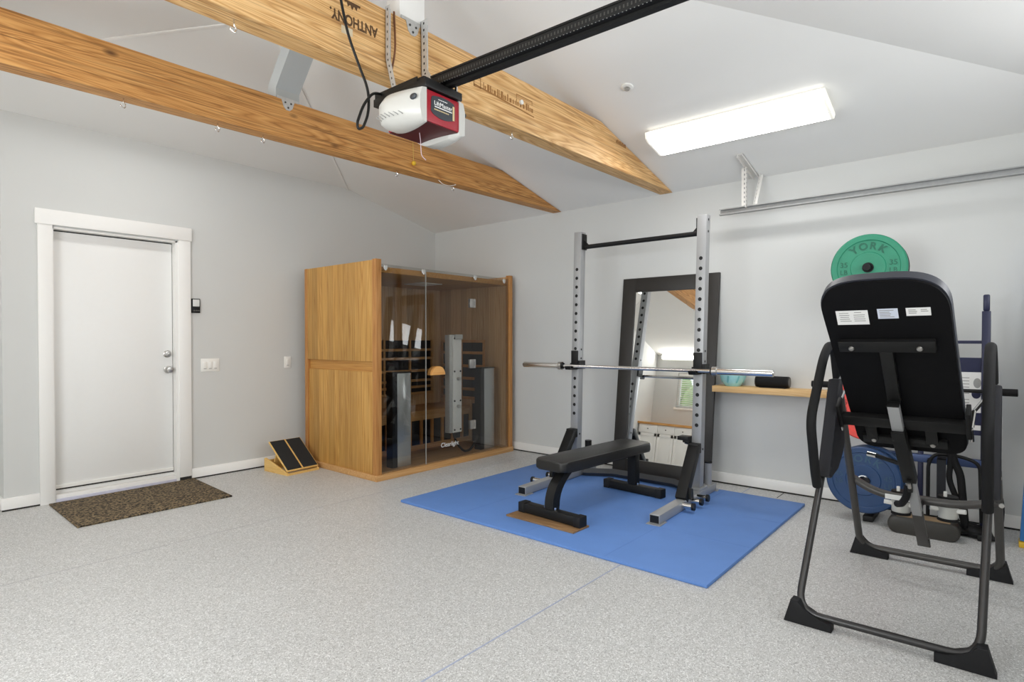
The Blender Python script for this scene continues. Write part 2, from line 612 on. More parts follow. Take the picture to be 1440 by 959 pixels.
o_ = 0.3
P = lambda x, y: V((x, y, zr(x, y)))
E = {k: P(*k) for k in ()}
A0, A1 = V((RX, AP0, RZ)), V((RX, AP1, RZ))
nE = [V((T, YE + T, ZB - S * T)), V((XW - T, YE + XL - XW + T, ZB - S * (XL - XW + T))), V((XW - T, YF - XL + XW - T, ZB - S * (XL - XW + T))), V((T, YF - T, ZB - S * T))]
up = V((0, 0, 0.12))
for poly in ([nE[0], A0, A1, nE[3]], [nE[1], nE[2], A1, A0], [nE[0], nE[1], A0], [nE[2], nE[3], A1]):
    c.quad(poly)
    c.quad([p + up for p in poly])
struct(c, 'ceiling', ceil_m, loc=(0, 0, 0))

bead = MB()
for e_ in (nE[1], nE[0]):
    bead.bar(A0 + V((0, 0, -0.004)), A0 + (e_ - A0) * 0.86 + V((0, 0, -0.004)), 0.022, 0.012)
struct(bead, 'trim_4', trim_m)

# wall with the door (pieces round the opening), recessed further at the far left
DX0, DX1 = -3.915, -3.035
JX = -4.205
c = MB()
c.box(JX, DX0, 0, T, 0, 3.0)
c.box(DX1, T, 0, T, 0, 3.0)
c.box(DX0, DX1, 0, T, 2.105, 3.0)
c.box(JX, JX + T, T, 0.40, 0, 3.0)
struct(c, 'wall_back', wall_m, loc=(0, 0, 0))
struct(MB().box(XW - T, JX + T, 0.25, 0.25 + T, 0, 3.0), 'wall_alcove', wall_m, loc=(0, 0, 0))
struct(MB().box(0, T, YF - T, 0, 0, 2.62), 'wall_right', wall_m, loc=(0, 0, 0))

# far left wall with two windows (the wide one added for light), garage door wall
c = MB()
for y0, y1, z0, z1 in ((0.25, -0.27, 0, 2.9), (-0.27, -1.25, 0, 1.35), (-0.27, -1.25, 2.08, 2.9), (-1.25, -2.4, 0, 2.9), (-2.4, -4.8, 0, 0.95), (-2.4, -4.8, 2.2, 2.9), (-4.8, YF - T, 0, 2.9)):
    c.box(XW - T, XW, y1, y0, z0, z1)
struct(c, 'wall_left', wall_m, loc=(0, 0, 0))
c = MB()
c.box(XW, -5.3, YF - T, YF, 0, 2.7)
c.box(-0.9, 0, YF - T, YF, 0, 2.7)
c.box(-5.3, -0.9, YF - T, YF, 2.16, 2.7)
c.box(XW, 0, YF - T, YF, 2.7, 3.4)
struct(c, 'wall_front', wall_m, loc=(0, 0, 0))

# baseboards (each stands a little proud over a dark gap at the slab)
def baseboard(name, x0, x1, y0, y1):
    struct(MB().box(x0, x1, y0, y1, 0.012, 0.094, 0.002).box(min(x0, x1) + 0.003, max(x0, x1) - 0.003, y0 + 0.003, y1 - 0.003, 0.0, 0.012, mi=1), name, [trim_m, shadow_m])


baseboard('baseboard_right', -0.018, 0, YF, 0)
baseboard('baseboard_back', -2.93, 0, -0.018, 0)
struct(MB().box(JX - 0.018, -4.0, -0.018, 0, 0.012, 0.094, 0.002).box(JX - 0.018, JX, 0, 0.25, 0.012, 0.094, 0.002).box(JX - 0.012, -4.0, -0.014, 0, 0, 0.012, mi=1), 'baseboard_corner', [trim_m, shadow_m])

# saw cut joints in the slab
joint_m = plain('joint_line', (160, 168, 190), 0.7, var=0.2, scale=20)
struct(MB().box(XW, 0, -3.924, -3.917, 0, 0.0012), 'trim_1', joint_m)
struct(MB().box(XW, 0, -1.662, -1.656, 0, 0.0008), 'trim_2', plain('faint_joint', (172, 172, 174), 0.7))
struct(MB().box(-0.20, 0, -4.185, -4.179, 0, 0.001), 'trim_3', shadow_m)

# entry door
d1 = bpy.data.objects.new('door_1', None); COL.objects.link(d1); d1.location = (-3.475, 0, 0); d1.matrix_world = M.Translation(V((-3.475, 0, 0)))
tag(d1, 'white flush entry door with wide white casing and two satin knobs', 'door', kind='structure')
m = MB()
m.box(-4.0, DX0 + 0.005, -0.022, 0.0, 0, 2.12, 0.002)
m.box(DX1 - 0.005 + 0.012, -2.93, -0.022, 0.0, 0.035, 2.12, 0.002)
m.box(-4.016, -2.922, -0.03, 0.0, 2.117, 2.231, 0.002)
m.box(DX0, DX0 + 0.012, -0.012, T, 0.0, 2.105)
m.box(DX1 - 0.016, DX1 + 0.008, -0.012, T, 0.0, 2.105)
m.box(DX0, DX1, -0.012, T, 2.093, 2.106)
m.build('door_casing', trim_m, d1)
MB().box(-3.022, -2.934, -0.02, -0.001, 0.004, 0.035).build('casing_shim', shadow_m, d1)
m = MB().box(-3.902, -3.055, 0.058, 0.10, 0.092, 2.083, 0.002)
m.build('door_slab', door_m, d1)
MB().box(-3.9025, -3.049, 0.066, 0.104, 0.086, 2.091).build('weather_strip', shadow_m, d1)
MB().box(-3.90, -3.056, 0.044, 0.058, 0.094, 0.122, 0.003).build('door_sweep', white_pl, d1)
MB().box(-3.90, -3.056, 0.046, 0.0585, 0.084, 0.094).build('sweep_shadow', shadow_m, d1)  # dark strip painted in as the shadow line under the sweep
MB().box(-3.903, -3.052, 0.0, 0.056, 0.0, 0.055, 0.004).box(-3.905, -3.046, 0.06, 0.14, 0.0, 0.10).box(-3.903, -3.052, -0.01, 0.05, 0.0, 0.026, 0.004, mi=1).build('threshold', [trim_m, plain('pale_lilac_sill', (196, 196, 212), 0.45)], d1)
kx = -3.098
FY = frame((kx, 0.058, 1.122), (1, 0, 0), za=(0, -1, 0))
m = MB().lathe([(0, 0), (0.032, 0), (0.032, 0.008), (0.026, 0.012), (0.024, 0.024), (0, 0.026)], FY, 28)
m.box(kx - 0.004, kx + 0.004, 0.02, 0.036, 1.108, 1.136, 0.001)
m.build('deadbolt', satin, d1)
m = MB().lathe([(0, 0), (0.033, 0), (0.033, 0.008), (0.014, 0.012), (0.012, 0.03), (0.026, 0.038), (0.029, 0.052), (0.024, 0.064), (0, 0.068)], frame((kx + 0.003, 0.058, 0.985), (1, 0, 0), za=(0, -1, 0)), 28)
m.build('door_knob', satin, d1)

# windows
def window(name, y0, y1, z0, z1, blind):
    w = bpy.data.objects.new(name, None); COL.objects.link(w); w.location = (XW, (y0 + y1) / 2, z0); w.matrix_world = M.Translation(V(w.location))
    tag(w, 'white framed window over the cabinets' if blind else 'wide white framed window added unseen in the left wall for light', 'window', kind='structure')
    f = MB(); t = 0.05
    for a in ((y0, y0 + t, z0, z1), (y1 - t, y1, z0, z1), (y0, y1, z0, z0 + t), (y0, y1, z1 - t, z1), ((y0 + y1) / 2 - 0.02, (y0 + y1) / 2 + 0.02, z0, z1)):
        f.box(XW - 0.11, XW - 0.05, a[0], a[1], a[2], a[3], 0.003)
    f.box(XW, XW + 0.02, y0 - 0.03, y1 + 0.03, z0 - 0.05, z0, 0.003)
    f.build('window_frame', trim_m, w)
    MB().box(XW - 0.084, XW - 0.08, y0 + t, y1 - t, z0 + t, z1 - t).build('glass_pane', clear_glass, w)
    if blind:
        b = MB(); z = z0 + 0.02
        while z < z1 - 0.06:
            b.box(XW - 0.045, XW - 0.012, y0 + 0.012, y1 - 0.012, z, z + 0.016); z += 0.042
        b.box(XW - 0.05, XW - 0.01, y0 + 0.01, y1 - 0.01, z1 - 0.06, z1 - 0.005, 0.004)
        b.build('blind', blind_m, w)


window('window_1', -1.25, -0.27, 1.35, 2.08, True)
window('window_added', -4.8, -2.4, 0.95, 2.2, False)  # unseen window, added as a source for the fill light

# sectional garage door with a row of arched lites, behind the camera
g = bpy.data.objects.new('door_2', None); COL.objects.link(g); g.location = (-3.1, YF, 0); g.matrix_world = M.Translation(V((-3.1, YF, 0)))
tag(g, 'white sectional garage door with a row of lites', 'garage door', kind='structure')
gx = [-5.3 + 4.4 * i / 4 for i in range(5)]
for k in range(4):
    z0, z1 = 0.54 * k + 0.01, 0.54 * (k + 1)
    m = MB()
    if k < 3:
        m.box(-5.3, -0.9, YF - 0.11, YF - 0.06, z0, z1, 0.004)
        for a, b in zip(gx, gx[1:]):
            m.box(a + 0.09, b - 0.09, YF - 0.062, YF - 0.05, z0 + 0.09, z1 - 0.09, 0.01)
    else:
        m.box(-5.3, -0.9, YF - 0.11, YF - 0.06, z0, z0 + 0.09); m.box(-5.3, -0.9, YF - 0.11, YF - 0.06, z1 - 0.08, z1)
        for a in gx:
            m.box(max(-5.3, a - 0.08), min(-0.9, a + 0.08), YF - 0.11, YF - 0.06, z0, z1)
        for a, b in zip(gx, gx[1:]):
            m.box((a + b) / 2 - 0.015, (a + b) / 2 + 0.015, YF - 0.10, YF - 0.07, z0 + 0.09, z1 - 0.08)
    m.build('door_section', door_m, g)
MB().box(-5.25, -0.95, YF - 0.088, YF - 0.084, 1.7, 2.1).build('glass_pane', clear_glass, g)

# greenery outside the side window
m = MB()
for i in range(26):
    m.sphere((-8.6 + random.uniform(-0.5, 0.5), random.uniform(-2.5, 4.5), random.uniform(0.0, 2.3)), random.uniform(0.35, 0.6), n=10)
hd = m.build('garden_hedge', leaf)
tag(hd, 'green hedge growing outside the side window', 'hedge', kind='stuff')
tag(MB().box(-12, 4, -12, 6, -0.25, -0.13).build('outside_ground', plain('paving', (170, 168, 160), 0.9)), kind='structure')

# ------------------------------------------------------------------ ceiling beams
def beam(name, yn, thick, zlo, zhi, zr_, mat, label, hooks):
    """near face at yn; right end cut along the roof slope"""
    x0 = XL + 0.004
    zl0, zl1 = zlo
    poly = [(XL - (ZB - zl0) / S + 0.01, zl0), (-0.004, zl1)]
    xt = -(zr_ - ZB) / S
    poly += [(xt - 0.01, zr_ - 0.004), (XL - xt, zhi), (XL, ZB - 0.004)]
    t = thing(name, label, 'beam', (RX, yn + thick / 2, zl0), 'timber ceiling beams')
    t['kind'] = 'thing'
    # local x -> world x, local y -> world z, depth -> +y
    fr = M(((1, 0, 0, 0), (0, 0, 1, yn), (0, 1, 0, 0), (0, 0, 0, 1)))
    MB().prism(poly, fr, thick, bev=0.004).build('timber', mat, t)
    for hx, hy in hooks:
        z = zl0 + (zl1 - zl0) * (hx - x0) / (0 - x0)
        h = MB().tube([(hx, hy, z + 0.01), (hx, hy, z - 0.02), (hx + 0.012, hy, z - 0.034), (hx + 0.004, hy, z - 0.052), (hx - 0.012, hy, z - 0.044), (hx - 0.013, hy, z - 0.032)], 0.0032, 8, 0.01)
        h.build('screw_hook', chrome, t)
    return t


b2 = beam('ceiling_beam', -1.965, 0.112, (2.512, 2.592), 2.79, 2.822, beam_m,
          'darker honey brown timber ceiling beam nearer the door wall, tip above the sauna',
          [(-3.99, -1.92), (-3.50, -1.92), (-3.22, -1.92), (-2.15, -1.92), (-1.545, -1.92)])
b1 = beam('ceiling_beam', -3.21, 0.128, (2.510, 2.594), 2.845, 2.893, beam_l,
          'pale stamped timber ceiling beam that carries the garage door opener',
          [(-3.96, -3.15), (-2.22, -3.15)])

# ink stamps on the near beam, upside down as nailed up
def yface(x, y, z, ang=0.0, flip=True):
    r = R(180 + ang) if flip else R(ang)
    xa = (math.cos(r), 0, math.sin(r))
    return frame((x, y, z), xa, za=(0, -1, 0))


st = text('x', 'ANTHONY.', 0.066, yface(-3.43, -3.2105, 2.728, 1.0), None, False, 0.0003, sx=0.76, bold=0.0022)
st.build('ink_stamp', black_ink, b1)
st = MB()
fy = yface(-3.44, -3.2106, 2.785)
st.prism([(-0.045, 0), (-0.04, 0.012), (-0.028, 0.01), (-0.022, 0.03), (-0.008, 0.016), (0.002, 0.036), (0.012, 0.016), (0.026, 0.028), (0.03, 0.01), (0.042, 0.012), (0.046, 0)], fy @ M.Translation((0, -0.03, 0)), 0.0005)
st.build('ink_crest', black_ink, b1)
# boxed grade mark
st = MB()
fy = yface(-2.27, -3.2106, 2.70, 0, False)
for a in ((-0.36, -0.30, 0.055, 0.06), (-0.36, -0.355, 0, 0.06), (-0.305, -0.30, 0, 0.06), (-0.36, -0.30, 0, 0.004), (0.02, 0.18, 0.072, 0.077), (0.02, 0.024, 0.05, 0.077), (0.176, 0.18, 0.05, 0.077)):
    st.box(a[0], a[1], a[2], a[3], 0, 0.0005, mat=fy)
st.box(-0.36, 0.20, -0.012, -0.004, 0, 0.0005, mat=fy @ M.Rotation(R(-3), 4, 'Z'))
random.seed(3)
x = -0.28
while x < 0.19:
    w = random.choice((0.006, 0.01, 0.018))
    st.box(x, x + w, 0.004, 0.046 if random.random() < 0.7 else 0.03, 0, 0.0004, mat=fy)
    x += w + random.choice((0.006, 0.012))
st.build('grade_stamp', plain('faded_ink', (150, 104, 54), 0.8), b1)
st = MB()
fy = yface(-0.93, -3.2106, 2.78, -3, False)
for i in range(12):
    st.box(-0.1 + i * 0.013, -0.093 + i * 0.013, 0, 0.03 if i % 3 else 0.02, 0, 0.0004, mat=fy)
st.build('end_stamp', plain('brown_ink', (116, 70, 28), 0.8), b1)
MB().box(-3.50, -3.44, -3.2115, -3.21, 2.655, 2.69).build('paper_scrap', plain('torn_paper', (206, 190, 160), 0.8), b1)
MB().cyl((-2.205, -3.21, 2.735), (-2.205, -3.222, 2.735), 0.014).build('white_button', white_pl, b1)

# gusset plates and the painted roof members on the beams
def gusset(x, y, z, parent):
    m = MB().prism([(-0.075, 0.016), (-0.075, 0), (-0.045, 0), (-0.03, -0.045), (-0.012, -0.062), (0.012, -0.062), (0.03, -0.045), (0.045, 0), (0.075, 0), (0.075, 0.016)], frame((x, y, z), (1, 0, 0), za=(0, -1, 0)), 0.003)
    for dx, dz in ((-0.02, -0.015), (0.02, -0.015), (0.0, -0.045)):
        m.cyl((x + dx, y - 0.001, z + dz), (x + dx, y - 0.006, z + dz), 0.006, n=10, mi=1)
    m.build('gusset_plate', [galv, silver_d], parent)


gusset(-3.075, -1.9655, 2.80, b2)
gusset(-3.08, -3.2105, 2.866, b1)
tag(MB().box(-3.158, -2.994, -3.205, -3.10, 2.8685, 3.34, 0.002).build('roof_post', trim_m),
    'white painted post standing on the pale stamped beam', 'post', kind='thing')
y0, z0 = -1.955, 2.806
m = MB().prism([(0, 0), (0, 0.06), (-0.44, 0.53), (-0.44 + 0.15, 0.53), (0.10, 0.10), (0.10, 0)], frame((-3.152, y0, z0), (0, 1, 0), za=(1, 0, 0)), 0.162)
tag(m.build('roof_brace', plain('grey_painted_brace', (176, 180, 180), 0.6, var=0.02)), 'grey painted slanting brace rising from the darker beam', 'brace', kind='thing')

# ------------------------------------------------------------------ lamps
def ceiling_lamp(xc, yc, label, plane, along, group=None):
    """wraparound fixture lying against the roof plane"""
    if plane == 'B': n = V((-S, 0, -1)); zc = ZB - S * xc
    elif plane == 'D': n = V((S, 0, -1)); zc = ZB + S * (xc - XL)
    elif plane == 'A': n = V((0, -S, -1)); zc = ZB + S * (YE - yc)
    else: n = V((1, 0, 0)); zc = along
    la = V((1, 0, 0)) if plane == 'A' else V((0, 1, 0))
    if plane == 'W': zc = along
    f = frame((xc, yc, zc), la, za=n)
    t = thing('ceiling_lamp', label, 'ceiling lamp', (xc, yc, zc), 'ceiling lamps in the garage')
    Ln, w, h = 0.61, (0.155 if plane != 'W' else 0.06), 0.085
    MB().box(-Ln + 0.01, Ln - 0.01, -w + 0.025, w - 0.025, 0, 0.03, mat=f).build('housing', galv_w, t)
    prof = [(-w + 0.012, 0.022), (-w, 0.034), (-w + 0.018, h - 0.014), (-w + 0.05, h), (w - 0.05, h), (w - 0.018, h - 0.014), (w, 0.034), (w - 0.012, 0.022)]
    fy_ = f @ M(((0, 0, 1, -Ln + 0.016), (1, 0, 0, 0), (0, 1, 0, 0), (0, 0, 0, 1)))
    df = MB().prism(prof, fy_, 2 * Ln - 0.032)
    inv_ = f.inverted()
    for fc in df.bm.faces:
        q = inv_ @ fc.calc_center_median()
        fc.material_index = 0 if q.z > h - 0.01 else 1
    df.build('diffuser', [{'W': lens_w, 'D': lens_d, 'A': lens_a}.get(plane, lens_m), lens_side], t)
    for s in (-1, 1):
        fy_ = f @ M(((0, 0, 1, s * Ln - (0.016 if s > 0 else 0)), (1, 0, 0, 0), (0, 1, 0, 0), (0, 0, 0, 1)))
        MB().prism([(a * 1.02, b_ + 0.001) for a, b_ in prof], fy_, 0.016).build('end_cap', lens_end, t)
    return t


ceiling_lamp(-0.865, -4.065, 'lit white wraparound ceiling lamp on the slope above the squat rack', 'B', 0)
ceiling_lamp(-5.42, -4.065, 'unseen lit white ceiling lamp added on the slope above the camera side', 'D', 0)  # out of view, added for general illumination
ceiling_lamp(-5.42, -2.35, 'unseen lit white ceiling lamp added on the left slope nearest the cabinets', 'D', 0)  # out of view, added to brighten the cabinet side
ceiling_lamp(-3.45, -0.78, 'lit white ceiling lamp hidden behind the darker beam', 'A', 0)
ceiling_lamp(XW, -0.49, 'lit white lamp fixed high on the cabinet wall, seen in the mirror', 'W', 2.41)

nB = V((-S, 0, -1)).normalized()
p = V((-1.515, -3.576, ZB + S * 1.515))
fB = frame(p, (0, 1, 0), za=nB)
t = thing('fire_sprinkler', 'small white round fire sprinkler on the sloped ceiling', 'sprinkler', p)
MB().lathe([(0, 0), (0.043, 0), (0.04, 0.008), (0.022, 0.012), (0.02, 0.004), (0, 0.004)], fB, 28).build('escutcheon', white_pl, t)
m = MB().lathe([(0, 0), (0.008, 0.0), (0.008, 0.018), (0.017, 0.02), (0.017, 0.023), (0, 0.023)], fB, 16)
m.build('sprinkler_head', plain('sprinkler_grey', (176, 176, 172), 0.4, 0.4), t)

# ------------------------------------------------------------------ garage door opener
t = thing('garage_door_opener', 'white and red garage door opener hanging from the pale stamped beam', 'garage door opener', (-3.2, -3.48, 2.2))
yf, yb, zt, zb_ = -3.605, -3.375, 2.345, 2.206
xl, xr = -3.338, -3.140
# red core
MB().box(xl - 0.01, xr + 0.01, yf, yb + 0.02, zb_, zt, 0.004).build('red_housing', red_pl, t)
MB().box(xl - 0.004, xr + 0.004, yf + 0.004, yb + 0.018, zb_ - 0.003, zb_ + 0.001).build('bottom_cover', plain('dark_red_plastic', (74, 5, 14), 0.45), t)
# white light covers: bulging lobes either side
def lobe(side):
    m = MB()
    xi = xl if side < 0 else xr
    secs = []
    dip, blo, LL = (0.008, 0.78, 0.30) if side < 0 else (0.034, 0.95, 0.32)
    NS = 14
    for k in range(NS + 1):
        f = k / NS
        y = yf - 0.004 + f * LL
        bul = 0.008 + 0.085 * math.sin(math.pi * min(1, 0.10 + f * 0.55)) ** 0.9
        inw = 0.022 * max(0.0, math.sin(math.pi * f)) if f > 0 else 0.0     # curls in under the core
        zc = [(0.0, zt + 0.004), (bul * 0.7, zt - 0.002), (bul, zt - 0.04), (bul, zb_ + 0.05), (bul * blo, zb_ + 0.012 - dip * 0.6), (bul * 0.25, zb_ - 0.006 - dip * math.sin(math.pi * min(1, f + 0.1))), (-inw, zb_ - 0.008 - dip * 0.6 * math.sin(math.pi * f)), (-inw, zb_ + 0.01), (0.0, zb_ + 0.012)]
        e_ = 1 - 0.8 * max(0.0, (f - 0.5) / 0.5) ** 2.6
        zm = (zt + zb_) / 2 + 0.01
        secs.append([m.bm.verts.new(V((xi + side * (dx * e_ if dx > 0 else dx), y, zm + (z - zm) * (0.35 + 0.65 * e_)))) for dx, z in zc])
    n = len(secs[0])
    for a, b in zip(secs, secs[1:]):
        for j in range(n):
            m.bm.faces.new((a[j], a[(j + 1) % n], b[(j + 1) % n], b[j]))
    m.bm.faces.new(secs[0]); m.bm.faces.new(secs[-1][::-1])
    # dark oval lens on the front corner and vent slots
    for i in range(7):
        y = yf + 0.09 + i * 0.024
        f = (y - yf) / 0.30
        bul = (0.008 + 0.085 * math.sin(math.pi * min(1, 0.10 + f * 0.55)) ** 0.9) * (1 - 0.8 * max(0.0, (f - 0.5) / 0.5) ** 2.6)
        m.bar((xi + side * (bul * 0.93 + 0.001), y - 0.014, zb_ + 0.028), (xi + side * (bul + 0.0005), y + 0.014, zb_ + 0.048), 0.004, 0.003, (0, 1, 0), mi=1)
    bul = 0.008 + 0.085 * math.sin(math.pi * 0.15) ** 0.9
    m.sphere((xi + side * (bul + 0.002), yf + 0.026, zt - 0.045), 0.018, mi=2, sc=(0.4, 1.3, 0.75))
    m.build('light_cover', [offwhite, grey_ink, charcoal], t, ang=60)


lobe(-1); lobe(1)
# black chassis and hanging angles
m = MB().box(xl - 0.012, xr + 0.012, yf - 0.012, yb + 0.13, zt + 0.004, zt + 0.04, 0.003)
m.box(xl - 0.01, xl - 0.004, yf + 0.05, yb + 0.12, zt + 0.02, zt + 0.062)
m.box(xl + 0.005, xr - 0.0, yf + 0.02, yb - 0.08, zt + 0.03, zt + 0.065, 0.006)
m.build('chassis', black_pl, t)
MB().cyl((xr - 0.02, yf - 0.004, zt + 0.03), (xr - 0.02, yf - 0.004, zt + 0.062), 0.007, mi=0).build('bolt', chrome, t)
lab = MB()
lw, lh = 0.072, 0.042
pts = [(-lw, 0.02), (-lw + 0.004, 0.038)] + [(-lw + 2 * lw * i / 12, 0.04 + 0.010 * math.sin(math.pi * i / 12)) for i in range(1, 12)] + [(lw - 0.004, 0.038), (lw, 0.02), (lw, -0.03)] + [(lw - 2 * lw * i / 12, -0.032 - 0.016 * math.sin(math.pi * i / 12)) for i in range(1, 12)] + [(-lw, -0.026)]
lf = frame(((xl + xr) / 2, yf - 0.0006, (zt + zb_) / 2 + 0.006), (1, 0, 0), za=(0, -1, 0))
lab.prism(pts, lf, 0.002, mi=0)
lab.box(-0.052, 0.054, -0.003, 0.001, 0.002, 0.0026, mi=1, mat=lf)
random.seed(11)
for (xa, xb, yy, hh, mi_) in ((-0.054, 0.03, -0.016, 0.005, 2), (-0.03, 0.02, 0.033, 0.003, 1)):
    x = xa
    while x < xb:
        w = random.uniform(0.003, 0.008); lab.box(x, x + w, yy, yy + hh, 0.002, 0.0025, mi=mi_, mat=lf); x += w + 0.002
lab.box(0.058, 0.069, -0.034, 0.03, 0.002, 0.0025, mi=2, mat=lf)
merge(lab, text('x', 'LiftMaster', 0.027, lf @ M.Translation((0.0, 0.014, 0.0022)), None, False, 0.0004), 1)
lab.build('brand_label', [charcoal, white_ink, cream_ink], t)


def perforated(m, p, q, w, side, up, holes, mi=0, mh=1, tk=0.003):
    """slotted steel angle: two flanges from p to q with dark holes"""
    p, q = V(p), V(q)
    d = (q - p); Ln = d.length
    f = frame(p, d, za=up)
    m.box(0, Ln, 0, w, 0, tk, mi=mi, mat=f)
    m.box(0, Ln, 0, tk, -w * side, 0, mi=mi, mat=f)
    for i in range(holes):
        x = Ln * (i + 0.5) / holes
        m.box(x - 0.008, x + 0.008, w * 0.4, w * 0.6, tk - 0.0004, tk + 0.0004, mi=mh, mat=f)
        m.box(x - 0.006, x + 0.006, -0.0004, 0.0004, -w * side * 0.6, -w * side * 0.4, mi=mh, mat=f)


m = MB()
perforated(m, (-3.255, -3.216, 2.875), (-3.257, -3.218, 2.62), 0.03, -1, (0, -1, 0), 7)
perforated(m, (-3.257, -3.218, 2.62), (-3.285, -3.32, 2.375), 0.03, -1, (0, -1, 0.2), 7)
m.build('hanging_strap', [galv, shadow_m], t)
m = MB()
perforated(m, (-3.03, -3.216, 2.895), (-3.03, -3.22, 2.62), 0.046, -1, (0, -1, 0), 8)
perforated(m, (-3.03, -3.22, 2.62), (-3.09, -3.40, 2.40), 0.046, -1, (0, -1, 0.2), 6)
m.build('hanging_strap', [galv, shadow_m], t)
MB().tube([(-3.20, -3.212, 2.875), (-3.205, -3.225, 2.78), (-3.222, -3.25, 2.66), (-3.225, -3.22, 2.56)], 0.005, 8, 0.05).build('brown_wire', plain('brown_wire', (110, 66, 34), 0.6), t)
# rail: inverted T section with a toothed belt
rp, rq = V((-3.205, -3.52, 2.405)), V((-3.145, -6.18, 2.395))
fr_ = frame(rp, rq - rp, za=(0, 0, 1))
Ln = (rq - rp).length
m = MB()
m.box(0, Ln, -0.04, 0.04, 0.0, 0.006, mat=fr_)
m.box(0, Ln, -0.03, -0.024, 0.006, 0.045, mat=fr_)
m.box(0, Ln, 0.024, 0.03, 0.006, 0.045, mat=fr_)
m.box(0, Ln, -0.034, 0.034, 0.042, 0.05, mat=fr_)
m.box(0, Ln, -0.012, 0.012, -0.012, 0.0, mat=fr_)
i = 0.05
while i < 2.2:
    m.box(i, i + 0.005, 0.0300, 0.0306, 0.018, 0.030, mi=1, mat=fr_)
    m.box(i, i + 0.005, -0.0306, -0.03, 0.018, 0.030, mi=1, mat=fr_)
    m.box(i, i + 0.004, -0.0395, -0.036, -0.0006, 0.0, mi=2, mat=fr_)
    i += 0.0155
m.build('drive_rail', [black_pl, plain('belt_grey', (60, 58, 55), 0.6), galv], t)
# power cord coming down from the roof and looping into the back
m = MB().tube([(-3.54, -3.24, 3.20), (-3.545, -3.245, 2.98), (-3.535, -3.25, 2.80), (-3.50, -3.26, 2.63), (-3.455, -3.27, 2.52), (-3.415, -3.30, 2.39), (-3.425, -3.31, 2.28), (-3.47, -3.33, 2.20), (-3.50, -3.335, 2.185), (-3.50, -3.33, 2.215), (-3.46, -3.32, 2.31), (-3.40, -3.31, 2.385), (-3.34, -3.30, 2.40), (-3.29, -3.29, 2.38)], 0.0062, 10, 0.06)
m.build('power_cord', black_pl, t)
MB().tube([(-3.26, -3.47, 2.206), (-3.255, -3.472, 2.17), (-3.25, -3.472, 2.10), (-3.225, -3.475, 2.085)], 0.0018, 6, 0.02).build('aerial_wire', plain('pale_wire', (190, 170, 176), 0.5), t)

t = thing('pull_cord', 'thin cord with a small yellow ball hanging across the darker beam', 'pull cord', (-2.03, -1.975, 2.6))
MB().tube([(-2.03, -1.970, 2.80), (-2.03, -1.974, 2.70), (-2.028, -1.976, 2.645)], 0.002, 6).build('cord', cord_y, t)
MB().sphere((-2.028, -1.979, 2.635), 0.018).build('ball', yellow_pl, t)
t = MB().tube([(-1.76, -1.972, 2.56), (-1.72, -1.975, 2.535), (-1.64, -1.976, 2.535), (-1.56, -1.975, 2.56), (-1.545, -1.94, 2.575)], 0.0028, 6, 0.03).build('loose_cord', cord_w)
tag(t, 'short white cord looped on the last hook of the darker beam', 'cord')

# ------------------------------------------------------------------ garage door track with its hanger
TXA = -0.22
t = thing('garage_door_track', 'silver overhead door track along the right wall on a white slotted hanger', 'track', (TXA, -5.0, 2.28))
prof = [(-0.022, 0.0), (-0.03, 0.006), (-0.03, 0.0), (-0.026, -0.004), (0.0, -0.004), (0.0, 0.048), (-0.026, 0.048), (-0.030, 0.044), (-0.030, 0.038), (-0.027, 0.041), (-0.004, 0.044), (-0.004, 0.0)]
prof = [(-0.034, 0.006), (-0.034, -0.002), (-0.004, -0.006), (0.003, -0.003), (0.003, 0.047), (-0.004, 0.050), (-0.034, 0.046), (-0.034, 0.038), (-0.031, 0.042), (-0.003, 0.045), (-0.001, 0.043), (-0.001, 0.001), (-0.003, -0.001), (-0.031, 0.002)]
f = M(((1, 0, 0, TXA), (0, 0, 1, YF + 0.03), (0, 1, 0, 2.277), (0, 0, 0, 1)))
track_m = plain('track_steel', (150, 151, 151), 0.4, 0.6, var=0.15, scale=40)
m = MB().prism(prof, f, 2.49)
for y in (-3.80, -4.28, -4.86):
    m.cyl((TXA - 0.001, y, 2.302), (TXA - 0.006, y, 2.302), 0.006, n=10)
m.build('track_channel', track_m, t)
m = MB()
perforated(m, (TXA + 0.008, -3.945, 2.31), (TXA + 0.008, -3.945, ZB - S * TXA - 0.01), 0.045, -1, (-1, 0, 0), 9)
m.build('hanger_strap', [galv_w, grey_ink], t)
m = MB()
perforated(m, (TXA + 0.02, -3.99, 2.31), (TXA + 0.16, -4.0, ZB - S * (TXA + 0.16) - 0.01), 0.022, -1, (0, -1, 0), 9)
m.build('hanger_brace', [galv_w, grey_ink], t)
m = MB()
f = frame((TXA - 0.20, -3.955, ZB - S * (TXA - 0.2) - 0.002), (1, 0, -S), za=(-S, 0, -1))
m.box(0, 0.40, -0.022, -0.019, 0, 0.028, mat=f).box(0, 0.40, -0.022, 0.022, 0, 0.003, mat=f).box(0, 0.40, 0.019, 0.022, 0, 0.02, mat=f)
m.build('ceiling_angle', galv_w, t)

# ------------------------------------------------------------------ wall plates
def plate(name, x, z, w, h, label, cat, n):
    t = thing(name, label, cat, (x, 0, z - h / 2), 'white switch plates on the door wall')
    MB().box(x - w / 2, x + w / 2, -0.007, 0, z - h / 2, z + h / 2, 0.003).build('cover_plate', white_pl, t)
    for i in range(n):
        cx = x + (i - (n - 1) / 2) * 0.046
        MB().box(cx - 0.0165, cx + 0.0165, -0.0105, -0.006, z - 0.033, z + 0.033, 0.002).build('rocker' if cat == 'light switch' else 'socket', white_pl, t)
        MB().box(cx - 0.012, cx + 0.012, -0.0112, -0.010, z - 0.034, z - 0.029).build('rocker_slot', grey_ink, t)


